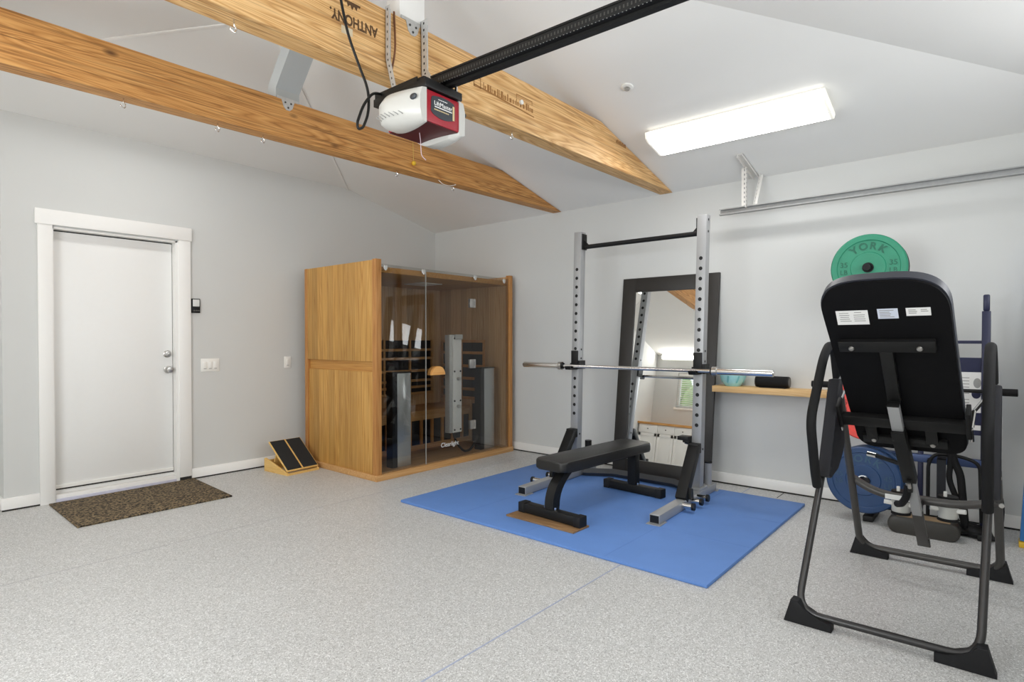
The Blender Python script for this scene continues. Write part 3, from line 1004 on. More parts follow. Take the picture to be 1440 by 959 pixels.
plate('light_switch', -2.763, 1.015, 0.162, 0.118, 'white three gang light switch plate beside the door', 'light switch', 3)
plate('light_switch', -2.01, 1.018, 0.072, 0.116, 'single white switch plate between door and sauna', 'light switch', 1)
t = thing('wall_console', 'small black wall control panel with pale screen beside the door', 'control panel', (-2.886, 0, 1.485))
MB().box(-2.922, -2.85, -0.02, 0, 1.485, 1.612, 0.004).build('console_body', black_pl, t)
MB().box(-2.914, -2.858, -0.0215, -0.019, 1.543, 1.605, 0.003).build('screen', screen_grey, t)
m = MB()
for i in range(3):
    m.box(-2.91 + i * 0.019, -2.895 + i * 0.019, -0.022, -0.019, 1.50, 1.512, 0.001)
m.build('button', plain('dark_grey_button', (74, 74, 72), 0.4), t)

# ------------------------------------------------------------------ door mat, floor mat, slant board
t = MB().prism([(-3.955, -0.055), (-3.968, -0.862), (-2.957, -0.868), (-2.915, -0.026)], M.Identity(4), 0.012, bev=0.003)
tag(t.build('door_mat', coir), 'brown speckled bristle door mat in front of the white door', 'door mat')
m = MB().box(-2.196, -0.308, -4.41, -2.013, 0.0, 0.020, 0.004)
mx0, mx1, my0, my1 = -2.196, -0.308, -4.41, -2.013
o = m.build('floor_mat', blue_mat)
tag(o, 'large blue foam exercise mat under the rack and bench', 'exercise mat')
seam = MB()
for i in range(1, 4):
    x = mx0 + 0.07 + i * 0.604
    seam.box(x - 0.0015, x + 0.0015, my0 + 0.002, my1 - 0.002, 0.0196, 0.0203)
for i in range(0, 4):
    y = my1 - 0.6 * i - 0.02 - (0.55 if i == 0 else 0)
for i in range(1, 4):
    y = my1 - 0.6 * i
    seam.box(mx0 + 0.002, mx1 - 0.002, y - 0.0015, y + 0.0015, 0.0196, 0.0203)
so = seam.build('tile_seams', plain('seam_blue', (84, 122, 188), 0.7), o)
so.location = (0, 0, 0)
so.data.transform(M.Translation(-V((0, 0, 0))))

ang = math.atan2(0.03, 0.345)
t = thing('slant_board', 'wooden slant board with two black grip panels on the floor by the sauna', 'slant board', (-2.16, -0.36, 0))
F = frame((-2.318, -0.552, 0), (0.34, 0.026, 0), za=(0, 0, 1))   # local x along front edge, y towards wall
prof = [(0, 0), (0.0, 0.018), (0.02, 0.028), (0.36, 0.125), (0.375, 0.118), (0.375, 0)]
for x0 in (0.0, 0.325):
    f = F @ M(((0, 0, 1, x0), (1, 0, 0, 0), (0, 1, 0, 0), (0, 0, 0, 1)))
    MB().prism(prof, f, 0.016, bev=0.001).build('side_rail', pine_m, t)
MB().box(0.016, 0.325, 0.0, 0.02, 0.0, 0.02, mat=F).build('base_crosspiece', pine_m, t)
MB().box(0.016, 0.325, 0.352, 0.37, 0.0, 0.10, mat=F).build('base_crosspiece', pine_m, t)
a = R(39)
G = F @ M.Translation((0, 0.014, 0.030)) @ M.Rotation(a, 4, 'X')
MB().box(0.004, 0.337, 0.0, 0.385, 0.0, 0.014, 0.002, mat=G).build('foot_board', pine_m, t)
MB().box(0.012, 0.160, 0.012, 0.38, 0.0135, 0.0165, mat=G).build('grip_panel', grip_blk, t)
MB().box(0.178, 0.329, 0.012, 0.38, 0.0135, 0.0165, mat=G).build('grip_panel', grip_blk, t)
MB().bar(F @ V((0.05, 0.27, 0.09)), F @ V((0.05, 0.235, 0.19)), 0.02, 0.012).build('prop_leg', pine_m, t)
MB().bar(F @ V((0.29, 0.27, 0.09)), F @ V((0.29, 0.235, 0.19)), 0.02, 0.012).build('prop_leg', pine_m, t)

# ------------------------------------------------------------------ infrared sauna
SX0, SX1, SY0, SY1 = -1.925, -0.078, -1.35, -0.187
t = thing('sauna_cabin', 'wooden infrared sauna cabin with a tinted glass front in the corner', 'sauna', ((SX0 + SX1) / 2, (SY0 + SY1) / 2, 0))
MB().box(SX0 - 0.008, SX1 + 0.004, SY0 - 0.012, SY1, 0.0, 0.052, 0.003).build('base_plinth', sauna_b, t)
# left wall
L_ = MB().box(SX0, SX0 + 0.05, SY0 + 0.055, SY1 - 0.05, 1.052, 1.948, 0.002)
L_.box(SX0 + 0.013, SX0 + 0.05, SY0 + 0.055, SY1 - 0.05, 0.052, 0.958, 0.002)
sl = L_.build('side_panel', sauna_m, t)
MB().box(SX0 + 0.03, SX0 + 0.05, SY0 + 0.055, SY1 - 0.05, 0.955, 1.056).build('handhold_rail', sauna_h, t)
MB().box(SX0 - 0.001, SX0 + 0.058, SY0, SY0 + 0.055, 0.052, 1.955, 0.002).build('front_post', sauna_f, t)
MB().box(SX0 - 0.001, SX0 + 0.05, SY1 - 0.05, SY1, 0.052, 1.95, 0.002).build('rear_post', sauna_f, t)
# right wall, rear wall
MB().box(SX1 - 0.05, SX1, SY0 + 0.05, SY1, 0.052, 1.94).build('side_panel', sauna_iy, t)
MB().box(SX1 - 0.055, SX1 + 0.001, SY0, SY0 + 0.05, 0.052, 1.955, 0.002).build('front_post', sauna_f, t)
MB().box(SX0 + 0.05, SX1 - 0.05, SY1 - 0.035, SY1, 0.052, 1.9).build('rear_panel', sauna_i, t)
MB().box(SX0 + 0.05, SX1 - 0.05, SY0 + 0.03, SY1 - 0.035, 0.052, 0.062).build('floor_boards', sauna_fl, t)
m = MB().box(SX0 + 0.05, SX1 - 0.05, SY0 + 0.035, SY1 - 0.035, 1.845, 1.895, 0.002)
m.build('roof_panel', sauna_h, t)
MB().box(-1.0, -0.72, -0.9, -0.6, 1.838, 1.846, 0.002).build('roof_vent', white_pl, t)
# bench with heaters below
m = MB().box(SX0 + 0.05, SX1 - 0.05, -0.74, SY1 - 0.035, 0.445, 0.475, 0.003).box(SX0 + 0.05, SX1 - 0.05, -0.735, -0.715, 0.375, 0.445)
m.build('bench_seat', sauna_b, t)
MB().box(SX0 + 0.05, SX1 - 0.05, -0.715, -0.70, 0.062, 0.375).build('bench_heater', heater_blk, t)
x = -1.80
while x < -0.14:
    MB().box(x - 0.016, x + 0.016, -0.735, -0.714, 0.062, 0.376).build('bench_stile', sauna_f, t); x += 0.155
MB().box(SX0 + 0.05, SX1 - 0.05, -0.738, -0.714, 0.062, 0.11).build('bench_kickboard', sauna_b, t)
# back heaters and their slats
MB().box(-1.75, -0.30, SY1 - 0.055, SY1 - 0.035, 0.60, 1.235).build('rear_heater', heater_blk, t)
m = MB()
for z in (0.615, 0.69, 0.765, 0.88, 1.025, 1.125):
    m.box(-1.77, -0.28, SY1 - 0.085, SY1 - 0.055, z - 0.014, z + 0.014, 0.002)
for x in (-1.76, -1.4, -1.0, -0.63, -0.29):
    m.box(x - 0.012, x + 0.012, SY1 - 0.075, SY1 - 0.050, 0.60, 1.24)
m.build('backrest_slats', sauna_b, t)
MB().box(SX1 - 0.068, SX1 - 0.05, -0.97, -0.30, 0.56, 1.22).build('side_heater', heater_blk, t)
m = MB()
for z in (0.56, 0.665, 0.79, 0.935, 1.09, 1.225):
    m.box(SX1 - 0.082, SX1 - 0.066, -0.99, -0.28, z - 0.016, z + 0.016, 0.002)
for y in (-0.98, -0.62, -0.29):
    m.box(SX1 - 0.078, SX1 - 0.064, y - 0.014, y + 0.014, 0.54, 1.24)
m.build('side_slats', sauna_f, t)
MB().box(SX1 - 0.075, SX1 - 0.05, -0.97, -0.80, 0.062, 0.50).build('side_heater', heater_blk, t)
# front heaters: steel towers standing behind the glass
for x0, x1 in ((-1.622, -1.463), (-0.444, -0.281)):
    tw = MB().box(x0, x1, -1.262, -1.248, 0.062, 0.935, 0.003).build('front_heater', steel_panel, t)
    MB().box(x0 - 0.055, x0 + 0.002, -1.26, -1.17, 0.062, 0.935).box(x0, x1, -1.248, -1.17, 0.062, 0.93).build('heater_case', heater_blk, tw)
    MB().box(x0 - 0.055, x1 + 0.004, -1.268, -1.165, 0.935, 0.945).build('heater_cap', heater_blk, tw)
# glass front
for nm, x0, x1 in (('fixed_glass', SX0 + 0.058, -1.343), ('glass_door', -1.337, -0.711), ('fixed_glass', -0.706, SX1 - 0.055)):
    gl = MB().box(x0, x1, SY0 + 0.012, SY0 + 0.020, 0.056, 1.916).build(nm, tint_glass, t)
    if nm == 'glass_door':
        door_g = gl
MB().box(-1.342, -1.338, SY0 + 0.010, SY0 + 0.022, 0.056, 1.916).build('door_seal', plain('seal_grey', (168, 166, 162), 0.4), t)
for cx in (-1.816, -1.371, -0.668, -0.211):
    f = frame((cx, SY0 + 0.012, 1.882), (1, 0, 0), za=(0, -1, 0))
    MB().prism([(-0.02, 0.026), (-0.02, 0.0)] + [(-0.02 * math.cos(math.pi * i / 8), -0.02 * math.sin(math.pi * i / 8)) for i in range(1, 8)] + [(0.02, 0), (0.02, 0.026)], f, 0.006, bev=0.001).build('glass_clip', chrome, t)
for hz in (1.621, 0.996, 0.366):
    m = MB().box(-0.708 - 0.042, -0.708 + 0.042, SY0 + 0.002, SY0 + 0.012, hz - 0.045, hz + 0.045, 0.002).box(-0.708 - 0.042, -0.708 + 0.042, SY0 + 0.020, SY0 + 0.03, hz - 0.045, hz + 0.045, 0.002)
    m.box(-0.709, -0.707, SY0 + 0.001, SY0 + 0.004, hz - 0.045, hz + 0.045, mi=1).box(-0.69, -0.686, SY0 + 0.001, SY0 + 0.003, hz - 0.022, hz + 0.022, mi=1)
    m.build('glass_hinge', [satin, silver_d], t)
for s, y in ((-1, SY0 + 0.012), (1, SY0 + 0.020)):
    f = frame((-1.205, y, 0.905), (1, 0, 0), za=(0, s, 0))
    sgn = 1 if s < 0 else -1
    MB().prism([(-0.085, 0.0)] + [(-0.085 * math.cos(math.pi * i / 16), sgn * -0.0 + 0.085 * math.sin(math.pi * i / 16) * (1 if f.col[1][2] > 0 else -1)) for i in range(1, 16)] + [(0.085, 0.0)], f, 0.034, bev=0.003).build('door_handle', knob_w, door_g)
text('logo_lettering', 'Clearlight', 0.062, frame((-1.03, SY0 + 0.0116, 0.208), (1, 0, 0), za=(0, -1, 0)), white_ink, door_g, 0.0003, shear=0.1)
# red light therapy panel hanging inside the door
t2 = thing('light_therapy_panel', 'tall silver light panel hanging inside the sauna glass door', 'light panel', (-0.9, -1.28, 0.305))
m = MB().box(-0.945, -0.828, -1.302, -1.29, 0.305, 1.29, 0.002)
m.build('face_plate', plain('white_silver', (222, 222, 220), 0.4, 0.0), t2)
MB().box(-0.985, -0.828, -1.289, -1.22, 0.303, 1.292, 0.003).build('panel_case', galv, t2)
m = MB()
for z in (1.258, 0.924, 0.625, 0.332):
    for x in (-0.928, -0.846):
        m.cyl((x, -1.3015, z), (x, -1.3055, z), 0.010, n=12)
m.build('screw_cap', black_pl, t2)
for z in (0.85, 0.57):
    MB().lathe([(0, 0), (0.016, 0), (0.014, 0.016), (0.018, 0.02), (0.016, 0.03), (0, 0.032)], frame((-0.885, -1.302, z), (1, 0, 0), za=(0, -1, 0)), 18).build('knob', satin, t2)
MB().tube([(-0.9, -1.25, 0.304), (-0.86, -1.255, 0.19), (-0.76, -1.262, 0.085), (-0.66, -1.255, 0.082), (-0.56, -1.24, 0.16), (-0.50, -1.22, 0.22)], 0.012, 10, 0.08).build('power_lead', black_pl, t2)
MB().box(-0.94, -0.84, -1.334 + 0.004, -1.222, 1.292, 1.297).box(-0.94, -0.84, -1.3295, -1.3235, 1.25, 1.297).build('hanging_hook', galv, t2)

# ------------------------------------------------------------------ squat rack
YR, YLk = -3.736, -2.600
t = thing('squat_rack', 'silver squat rack with black pull up bar on the blue mat', 'squat rack', (-0.8, (YR + YLk) / 2, 0.02))
MZ = 0.02
PX_ = -0.655                                   # uprights lean a touch sideways
LEAN = -0.022


def post_y(yy, z):
    return yy + 0.018 + LEAN * (z - 0.1)


for yy, side in ((YR, -1), (YLk, 1)):
    b0, b1_ = V((PX_, post_y(yy, 0.085), 0.085)), V((PX_, post_y(yy, 2.205), 2.205))
    f = frame(b0, b1_ - b0, za=(-1, 0, 0))        # local x up, local z towards -x
    Ln = (b1_ - b0).length
    m = MB().box(0, Ln, -0.0375, 0.0375, -0.0375, 0.0375, 0.004, mat=f)
    hs = [1.873 - 0.0785 * i for i in range(0, 10)] + [0.99 - 0.09 - 0.0785 * i for i in range(0, 5)]
    for z in hs:
        z -= 0.085
        for s_ in (1, -1):
            m.cyl(f @ V((z, 0, s_ * 0.0372)), f @ V((z, 0, s_ * 0.0381)), 0.0145, n=18, mi=1)
    for z in (2.17, 2.08, 1.16, 1.08, 0.40):
        z -= 0.085
        for s_ in (1, -1):
            m.cyl(f @ V((z, s_ * 0.0372, 0)), f @ V((z, s_ * 0.040, 0)), 0.009, n=10, mi=1)
    m.build('upright', [silver, black_pl], t)
    # foot tube, toed out slightly
    q0, q1 = V((-1.49, yy - 0.037, 0)), V((-0.37, yy + 0.010, 0))
    ff = frame(q0, q1 - q0, za=(0, 0, 1))
    FL = (q1 - q0).length
    ya = ff.col[1].to_3d().y
    m = MB().box(0, FL, -0.036, 0.036, MZ + 0.004, MZ + 0.066, 0.004, mat=ff)
    m.box(-0.0012, 0.001, -0.031, 0.031, MZ + 0.010, MZ + 0.060, mi=1, mat=ff)
    m.box(-0.025, 0.09, -0.05, 0.05, MZ, MZ + 0.005, mat=ff).box(FL - 0.03, FL + 0.03, -0.05, 0.05, MZ, MZ + 0.005, mat=ff)
    m.build('foot_tube', [silver, black_pl], t)
    MB().box(-0.735, -0.575, yy - 0.036, yy + 0.052, MZ + 0.06, 0.105, 0.003).build('post_bracket', silver, t)
    # black gusset
    m = MB().bar(ff @ V((0.47, 0, MZ + 0.062)), (-0.722, post_y(yy, 0.4), 0.425), 0.082, 0.062, (-1, 0, 0.6), 0.003)
    m.box(-0.752, -0.690, post_y(yy, 0.4) - 0.041, post_y(yy, 0.4) + 0.041, 0.375, 0.45, 0.003)
    m.build('gusset_brace', black_mt, t)
    # band pegs on the outside of the foot
    for d in ((0.40, 0.56, 0.69) if side < 0 else (0.31, 0.54)):
        p0, p1, p2 = ff @ V((d, side * 0.034 * ya, MZ + 0.045)), ff @ V((d, side * 0.105 * ya, MZ + 0.045)), ff @ V((d, side * 0.125 * ya, MZ + 0.045))
        MB().cyl(p0, p1, 0.021, mi=0).cyl(p1, p2, 0.026, mi=1).build('band_peg', [chrome, black_pl], t)
    q = ff @ V((0.50, side * 0.03 * ya, MZ + 0.066)) if side < 0 else ff @ V((0.40, 0.01, MZ + 0.066))
    m = MB().prism([(0, 0), (0.05, 0), (0.035, 0.075), (0.012, 0.08)], frame(q, (1, 0, 0), za=(0, -1, 0)), 0.03)
    m.build('rubber_stop', black_pl, t)
    # upright bar holder at the back of the foot
    q = ff @ V((FL - 0.09, 0, 0))
    zt_ = 0.262 if side < 0 else 0.308
    MB().cyl((q.x, q.y, MZ + 0.06), (q.x, q.y, zt_), 0.028, mi=0, n=24).cyl((q.x, q.y, zt_ - (0.004 if side < 0 else 0.06)), (q.x, q.y, zt_ + 0.004), 0.031, mi=1, n=24).build('bar_holder', [silver, black_pl], t)
    # J hook holding the barbell
    yj = post_y(yy, 1.02)
    xf = PX_ - 0.0375
    m = MB().box(xf - 0.014, xf + 0.001, yj - 0.034, yj + 0.034, 0.985, 1.148, 0.002)
    m.prism([(0.0, 0.985), (-0.11, 0.985), (-0.125, 1.012), (-0.118, 1.016), (-0.095, 0.996), (-0.02, 0.996), (0, 1.01)], M(((1, 0, 0, xf), (0, 0, 1, yj - 0.028), (0, 1, 0, -0.004), (0, 0, 0, 1))), 0.056)
    m.box(xf - 0.012, xf + 0.08, yj - 0.056, yj - 0.0385, 0.985, 1.06).box(xf - 0.012, xf + 0.08, yj + 0.0385, yj + 0.0465, 0.99, 1.035)
    m.build('bar_hook', black_mt, t)
    if side < 0:
        yz = post_y(yy, 0.48)
        MB().box(-0.76, -0.67, yz + 0.0385, yz + 0.125, 0.468, 0.497, 0.002).box(-0.75, -0.67, yz + 0.0385, yz + 0.085, 0.452, 0.469).build('safety_peg', black_mt, t)
yl, yr_ = YLk - 0.02, YR + 0.02
m = MB()
m.tube([(-0.62, yl - 0.02, MZ + 0.033), (-0.48, yl - 0.26, MZ + 0.033), (-0.48, yr_ + 0.26, MZ + 0.033), (-0.62, yr_ + 0.03, MZ + 0.033)], 0.036, 4)
m.build('rear_crossmember', plain('dark_grey_steel', (58, 60, 64), 0.45), t)
pz = 2.072
px = PX_ + 0.01
pl_, pr_ = post_y(YLk, pz) - 0.0375, post_y(YR, pz) + 0.0375
m = MB().cyl((px, pr_ + 0.004, pz), (px, pl_ - 0.004, pz), 0.0195, n=20)
m.box(px - 0.036, px + 0.036, pl_ - 0.010, pl_, pz - 0.024, pz + 0.115, 0.002).box(px - 0.036, px + 0.036, pr_, pr_ + 0.010, pz - 0.024, pz + 0.115, 0.002)
m.prism([(0, 0), (0.05, 0), (0, 0.05)], frame((px - 0.003, pl_ - 0.010, pz + 0.012), (0, -1, 0), za=(-1, 0, 0)), 0.006)
m.prism([(0, 0), (0.05, 0), (0, 0.05)], frame((px + 0.003, pr_ + 0.010, pz + 0.012), (0, 1, 0), za=(1, 0, 0)), 0.006)
m.build('pull_up_bar', black_mt, t)

bx, bz = -0.745, 1.013
bx = -0.775
t = thing('barbell', 'long chrome barbell resting empty on the rack hooks', 'barbell', (bx, -3.2, bz - 0.025))
MB().cyl((bx, -3.885, bz), (bx, -2.51, bz), 0.0142, n=24).cyl((bx, -3.45, bz), (bx, -2.95, bz), 0.0148, n=24).build('shaft', chrome, t)
for y0, y1 in ((-3.905, -4.312), (-2.50, -2.085)):
    s = 1 if y1 > y0 else -1
    MB().cyl((bx, y0, bz), (bx, y1, bz), 0.025, n=28).cyl((bx, y1, bz), (bx, y1 + s * 0.008, bz), 0.023, 0.018, n=28).build('sleeve', chrome, t)
    MB().cyl((bx, y0 - s * 0.02, bz), (bx, y0 + s * 0.014, bz), 0.036, n=28).build('collar', satin, t)
    MB().cyl((bx, y0 - s * 0.034, bz), (bx, y0 - s * 0.02, bz), 0.026, n=24).build('bushing', black_pl, t)

# ------------------------------------------------------------------ bench and the board under its front foot
br = -math.atan2(0.075, 1.03)
BF = M.Translation((-1.86, -3.195, 0)) @ M.Rotation(br, 4, 'Z')
t = MB().box(-0.115, 0.065, -0.285, 0.285, 0.0, 0.012, 0.002, mat=M.Translation((-1.905, -3.185, 0.02)) @ M.Rotation(R(-1.0), 4, 'Z') @ M.Translation((0.03, 0, 0)))
tag(t.build('wooden_board', brown_wood_m), 'thin brown wooden board under the front foot of the bench', 'board')
t = thing('weight_bench', 'black padded flat weight bench standing on the blue mat', 'bench', BF @ V((0.5, 0, 0.02)))
pad = MB()
rc = 0.045
pts = []
for cx, cy, a0 in ((1.085 - rc, 0.135 - rc, 0), (-0.03 + rc, 0.135 - rc, 90), (-0.03 + rc, -0.135 + rc, 180), (1.085 - rc, -0.135 + rc, 270)):
    for k in range(6):
        a = R(a0 + 18 * k); pts.append((cx + rc * math.cos(a), cy + rc * math.sin(a)))
pad.prism(pts, BF @ M.Translation((0, 0, 0.362)), 0.068, bev=0.014)
pad.build('seat_pad', vinyl, t)
MB().box(0.15, 0.98, -0.03, 0.03, 0.318, 0.366, 0.003, mat=BF).build('spine_tube', black_mt, t)
# curved front leg
m = MB()
prof_pts = []
for k in range(11):
    f = k / 10
    prof_pts.append((0.0 + 0.01 + 0.17 * f ** 2.6, 0.092 + 0.268 * f))
poly = [(x - 0.036, z) for x, z in prof_pts] + [(x + 0.036 + 0.03 * (i / 10) ** 3, z - 0.0) for i, (x, z) in reversed(list(enumerate(prof_pts)))]
m.prism(poly, BF @ M(((1, 0, 0, 0), (0, 0, 1, -0.037), (0, 1, 0, 0), (0, 0, 0, 1))), 0.074, bev=0.006)
m.build('front_leg', black_mt, t)
MB().box(0.985, 1.055, -0.036, 0.036, 0.085, 0.366, 0.005, mat=BF).build('rear_leg', black_mt, t)
for nm, x0, z0, ww in (('front_foot', 0.0, 0.032, 0.268), ('rear_foot', 1.02, 0.02, 0.262)):
    ft = MB().box(x0 - 0.036, x0 + 0.036, -ww, ww, z0 + 0.004, z0 + 0.066, 0.004, mat=BF).build(nm, black_mt, t)
    for s in (-1, 1):
        m = MB()
        m.box(x0 - 0.039, x0 + 0.039, min(s * (ww - 0.05), s * (ww + 0.006)), max(s * (ww - 0.05), s * (ww + 0.006)), z0, z0 + 0.071, 0.006, mat=BF)
        m.build('rubber_cap', black_rub, ft)
    MB().cyl(BF @ V((x0 - 0.01, 0.044, z0 + 0.066)), BF @ V((x0 - 0.01, 0.044, z0 + 0.086)), 0.008, n=10).cyl(BF @ V((x0 - 0.01, -0.046, z0 + 0.066)), BF @ V((x0 - 0.01, -0.046, z0 + 0.086)), 0.008, n=10).build('bolt', chrome, ft)

# ------------------------------------------------------------------ leaning mirror
mt, mb_ = V((-0.022, 0, 1.832)), V((-0.232, 0, 0.004))
up_ = (mt - mb_).normalized()
f = frame((mb_.x, -2.713, mb_.z), (0, -1, 0), ya=up_)     # local x along wall, y up the frame, z out from wall?
if (f.col[2].to_3d()).x > 0:
    f = f @ M.Diagonal((1, 1, -1, 1))
H_, Wd, fw = (mt - mb_).length, 0.94, 0.135
t = thing('floor_mirror', 'tall dark framed mirror leaning on the right wall behind the rack', 'mirror', (-0.12, -3.18, 0))
m = MB()
for a in ((0, fw, 0, H_), (Wd - fw, Wd, 0, H_), (fw, Wd - fw, 0, fw), (fw, Wd - fw, H_ - fw, H_)):
    m.box(a[0], a[1], a[2], a[3], -0.030, 0.0, 0.003, mat=f)
m.build('frame', frame_blk, t)
MB().box(fw - 0.002, Wd - fw + 0.002, fw - 0.002, H_ - fw + 0.002, -0.020, -0.012, mat=f).build('mirror_glass', mirror_m, t)

# ------------------------------------------------------------------ wall shelf and what stands on it
tag(MB().box(-0.20, 0.0, -4.527, -3.657, 0.808, 0.858, 0.002).build('wall_shelf', shelf_m), 'pale oak floating shelf on the right wall beside the mirror', 'shelf')
t = thing('bowl', 'small turquoise bowl on the oak shelf', 'bowl', (-0.11, -3.80, 0.858))
f = M.Translation((-0.11, -3.80, 0.858))
m = MB().lathe([(0, 0.0), (0.058, 0.0), (0.064, 0.006), (0.082, 0.03), (0.097, 0.062), (0.104, 0.094), (0.100, 0.096), (0.092, 0.062), (0.076, 0.03), (0.055, 0.012), (0, 0.010)], f, 40)
for i in range(7):
    a = R(30 + i * 47)
    m.bar(f @ V((0.088 * math.cos(a), 0.088 * math.sin(a), 0.03)), f @ V((0.106 * math.cos(a + 0.15), 0.106 * math.sin(a + 0.15), 0.088)), 0.012, 0.002, (math.cos(a), math.sin(a), 0), mi=1)
m.build('glazed_bowl', [turq, plain('grey_pattern', (120, 190, 190), 0.4)], t)
t = thing('portable_speaker', 'black cylindrical portable speaker lying on the oak shelf', 'speaker', (-0.11, -4.12, 0.858))
MB().cyl((-0.11, -4.0, 0.907), (-0.11, -4.235, 0.907), 0.046, n=32).build('fabric_body', black_foam, t)
for y0, y1 in ((-4.0, -3.99), (-4.235, -4.245)):
    MB().cyl((-0.11, y0, 0.907), (-0.11, y1, 0.907), 0.047, 0.043, n=32).cyl((-0.11, y1, 0.907), (-0.11, y1 + (0.001 if y1 > -4.1 else -0.001), 0.907), 0.034, n=24, mi=1).build('end_ring', [black_pl, silver_d], t)
MB().box(-0.14, -0.08, -4.22, -4.02, 0.858, 0.866, 0.003).build('base_foot', black_rub, t)

# ------------------------------------------------------------------ plates and their stand
def plate_disc(name, c, rad, th, mats, label, relief, word, num):
    """disc facing -x, front face at c.x"""
    t = thing(name, label, 'weight plate', (c[0] + th / 2, c[1], c[2] - rad), 'bumper plates on the plate stand')
    f = frame(c, (0, -1, 0), za=(-1, 0, 0)) @ M.Translation((0, 0, -th))
    r = rad
    prof = [(0.026, 0), (r - 0.006, 0), (r, 0.006), (r, th - 0.008), (r - 0.008, th), (r * 0.83, th), (r * 0.81, th - 0.006), (r * 0.47, th - 0.006), (r * 0.45, th), (0.036, th), (0.026, th - 0.002), (0.026, 0)]
    MB().lathe(prof, f, 64).build('rubber_disc', mats[0], t)
    MB().lathe([(0.0255, 0.001), (0.034, 0.001), (0.034, th + 0.002), (0.0255, th + 0.002), (0.0255, 0.001)], f, 32).build('centre_ring', mats[2], t)
    m = MB()
    if word:
        n = len(word)
        for i, ch in enumerate(word):
            a = R(90 + (n - 1) * 11.5 - i * 23)
            q = f @ M.Translation((r * 0.64 * math.cos(a), r * 0.64 * math.sin(a), th - 0.005)) @ M.Rotation(a - R(90), 4, 'Z')
            merge(m, text('x', ch, 0.066, q, None, False, 0.002, bold=0.0018))
        for a in (R(180), R(0)):
            q = f @ M.Translation((r * 0.64 * math.cos(a), r * 0.64 * math.sin(a), th - 0.005))
            merge(m, text('x', num, 0.05, q @ M.Translation((0, 0.025, 0)), None, False, 0.002))
            merge(m, text('x', 'LB', 0.045, q @ M.Translation((0, -0.025, 0)), None, False, 0.002))
        m.build('raised_lettering', mats[1], t)
    return t


PX = -0.50
plate_disc('bumper_plate', (PX - 0.005, -4.835, 1.733), 0.225, 0.045, [green_rub, green_ink, black_rub], 'green bumper plate on the top peg above the inversion table', 1, 'YORK', '35')
plate_disc('bumper_plate', (PX + 0.045, -4.838, 1.733), 0.222, 0.05, [black_rub, black_rub, black_rub], 'black bumper plate directly behind the green one', 0, '', '')
plate_disc('bumper_plate', (PX, -4.838, 0.79), 0.225, 0.05, [red_rub, red_ink, black_rub], 'red bumper plate half hidden on the middle peg behind the inversion table', 1, 'YORK', '25')
plate_disc('bumper_plate', (PX, -4.815, 0.295), 0.225, 0.065, [blue_rub, blue_ink, steel_panel], 'front blue bumper plate on the lowest peg near the floor', 1, 'YORK', '45')
plate_disc('bumper_plate', (PX + 0.085, -4.838, 0.295), 0.225, 0.065, [blue_rub, blue_ink, black_rub], 'rear blue bumper plate tucked behind the front blue one', 0, '', '')

t = thing('plate_stand', 'navy steel plate stand with black pegs against the right wall', 'weight stand', (-0.30, -5.12, 0))
yL, yR_ = -4.835, -5.452
sx_ = -0.27
MB().box(sx_ - 0.025, sx_ + 0.025, yL - 0.025, yL + 0.025, 0.03, 1.84, 0.004).build('upright', navy, t)
m = MB().box(sx_ - 0.0225, sx_ + 0.0225, yR_ - 0.0225, yR_ + 0.0225, 0.03, 1.43, 0.004)
m.box(sx_ - 0.018, sx_ + 0.018, yR_ - 0.017, yR_ + 0.017, 1.43, 1.535, 0.008)
m.build('upright', navy, t)
MB().box(sx_ - 0.01, sx_ + 0.01, yR_, yL, 1.222, 1.242).build('crossbar', navy, t)
MB().box(sx_ - 0.012, sx_ + 0.012, yR_, yL, 1.04, 1.132).build('header_panel', navy, t)
MB().box(sx_ - 0.025, sx_ + 0.025, yR_, yL, 0.425, 0.478, 0.006).build('lower_crossbar', plain('blue_grey_tube', (58, 76, 118), 0.4, 0.2), t)
MB().box(sx_ - 0.012, sx_ + 0.012, yR_, yL, 0.635, 0.672).build('crossbar', navy, t)
pl = MB().box(sx_ - 0.016, sx_ - 0.012, yR_ + 0.02, yL - 0.05, 0.668, 1.038).build('placard', paper, t)
m = MB()
random.seed(5)
for r_ in range(15):
    z = 1.0 - r_ * 0.02
    if r_ in (6, 11): continue
    m.box(sx_ - 0.0166, sx_ - 0.016, -5.37, -5.37 + random.uniform(0.10, 0.2), z, z + 0.005)
m.sphere((sx_ - 0.0162, -5.405, 0.90), 0.03, mi=1, sc=(0.02, 0.8, 1.0)).sphere((sx_ - 0.0162, -5.41, 0.97), 0.02, mi=0, sc=(0.02, 1, 1.6)).box(sx_ - 0.0168, sx_ - 0.016, -5.43, -5.40, 0.70, 0.78, mi=1)
m.build('printed_notes', [grey_ink, navy], pl)
for y in (yL, yR_):
    MB().box(-0.44, -0.15, y - 0.03, y + 0.03, 0.0, 0.04, 0.004).build('foot', black_mt, t)
for z, x1 in ((1.733, PX - 0.055), (0.79, PX - 0.03), (0.295, PX - 0.02)):
    MB().cyl((sx_ - 0.02, yL, z), (x1, yL, z), 0.0225, n=20).build('peg', black_rub, t)
fx = -0.39
m = MB().cyl((fx, -4.50, 0.926), (fx, -5.60, 0.926), 0.012, n=14)
m.box(fx, sx_ - 0.02, yL - 0.014, yL + 0.014, 0.914, 0.938).box(fx, sx_ - 0.02, yR_ - 0.014, yR_ + 0.014, 0.914, 0.938)
m.build('grip_bar', black_mt, t)
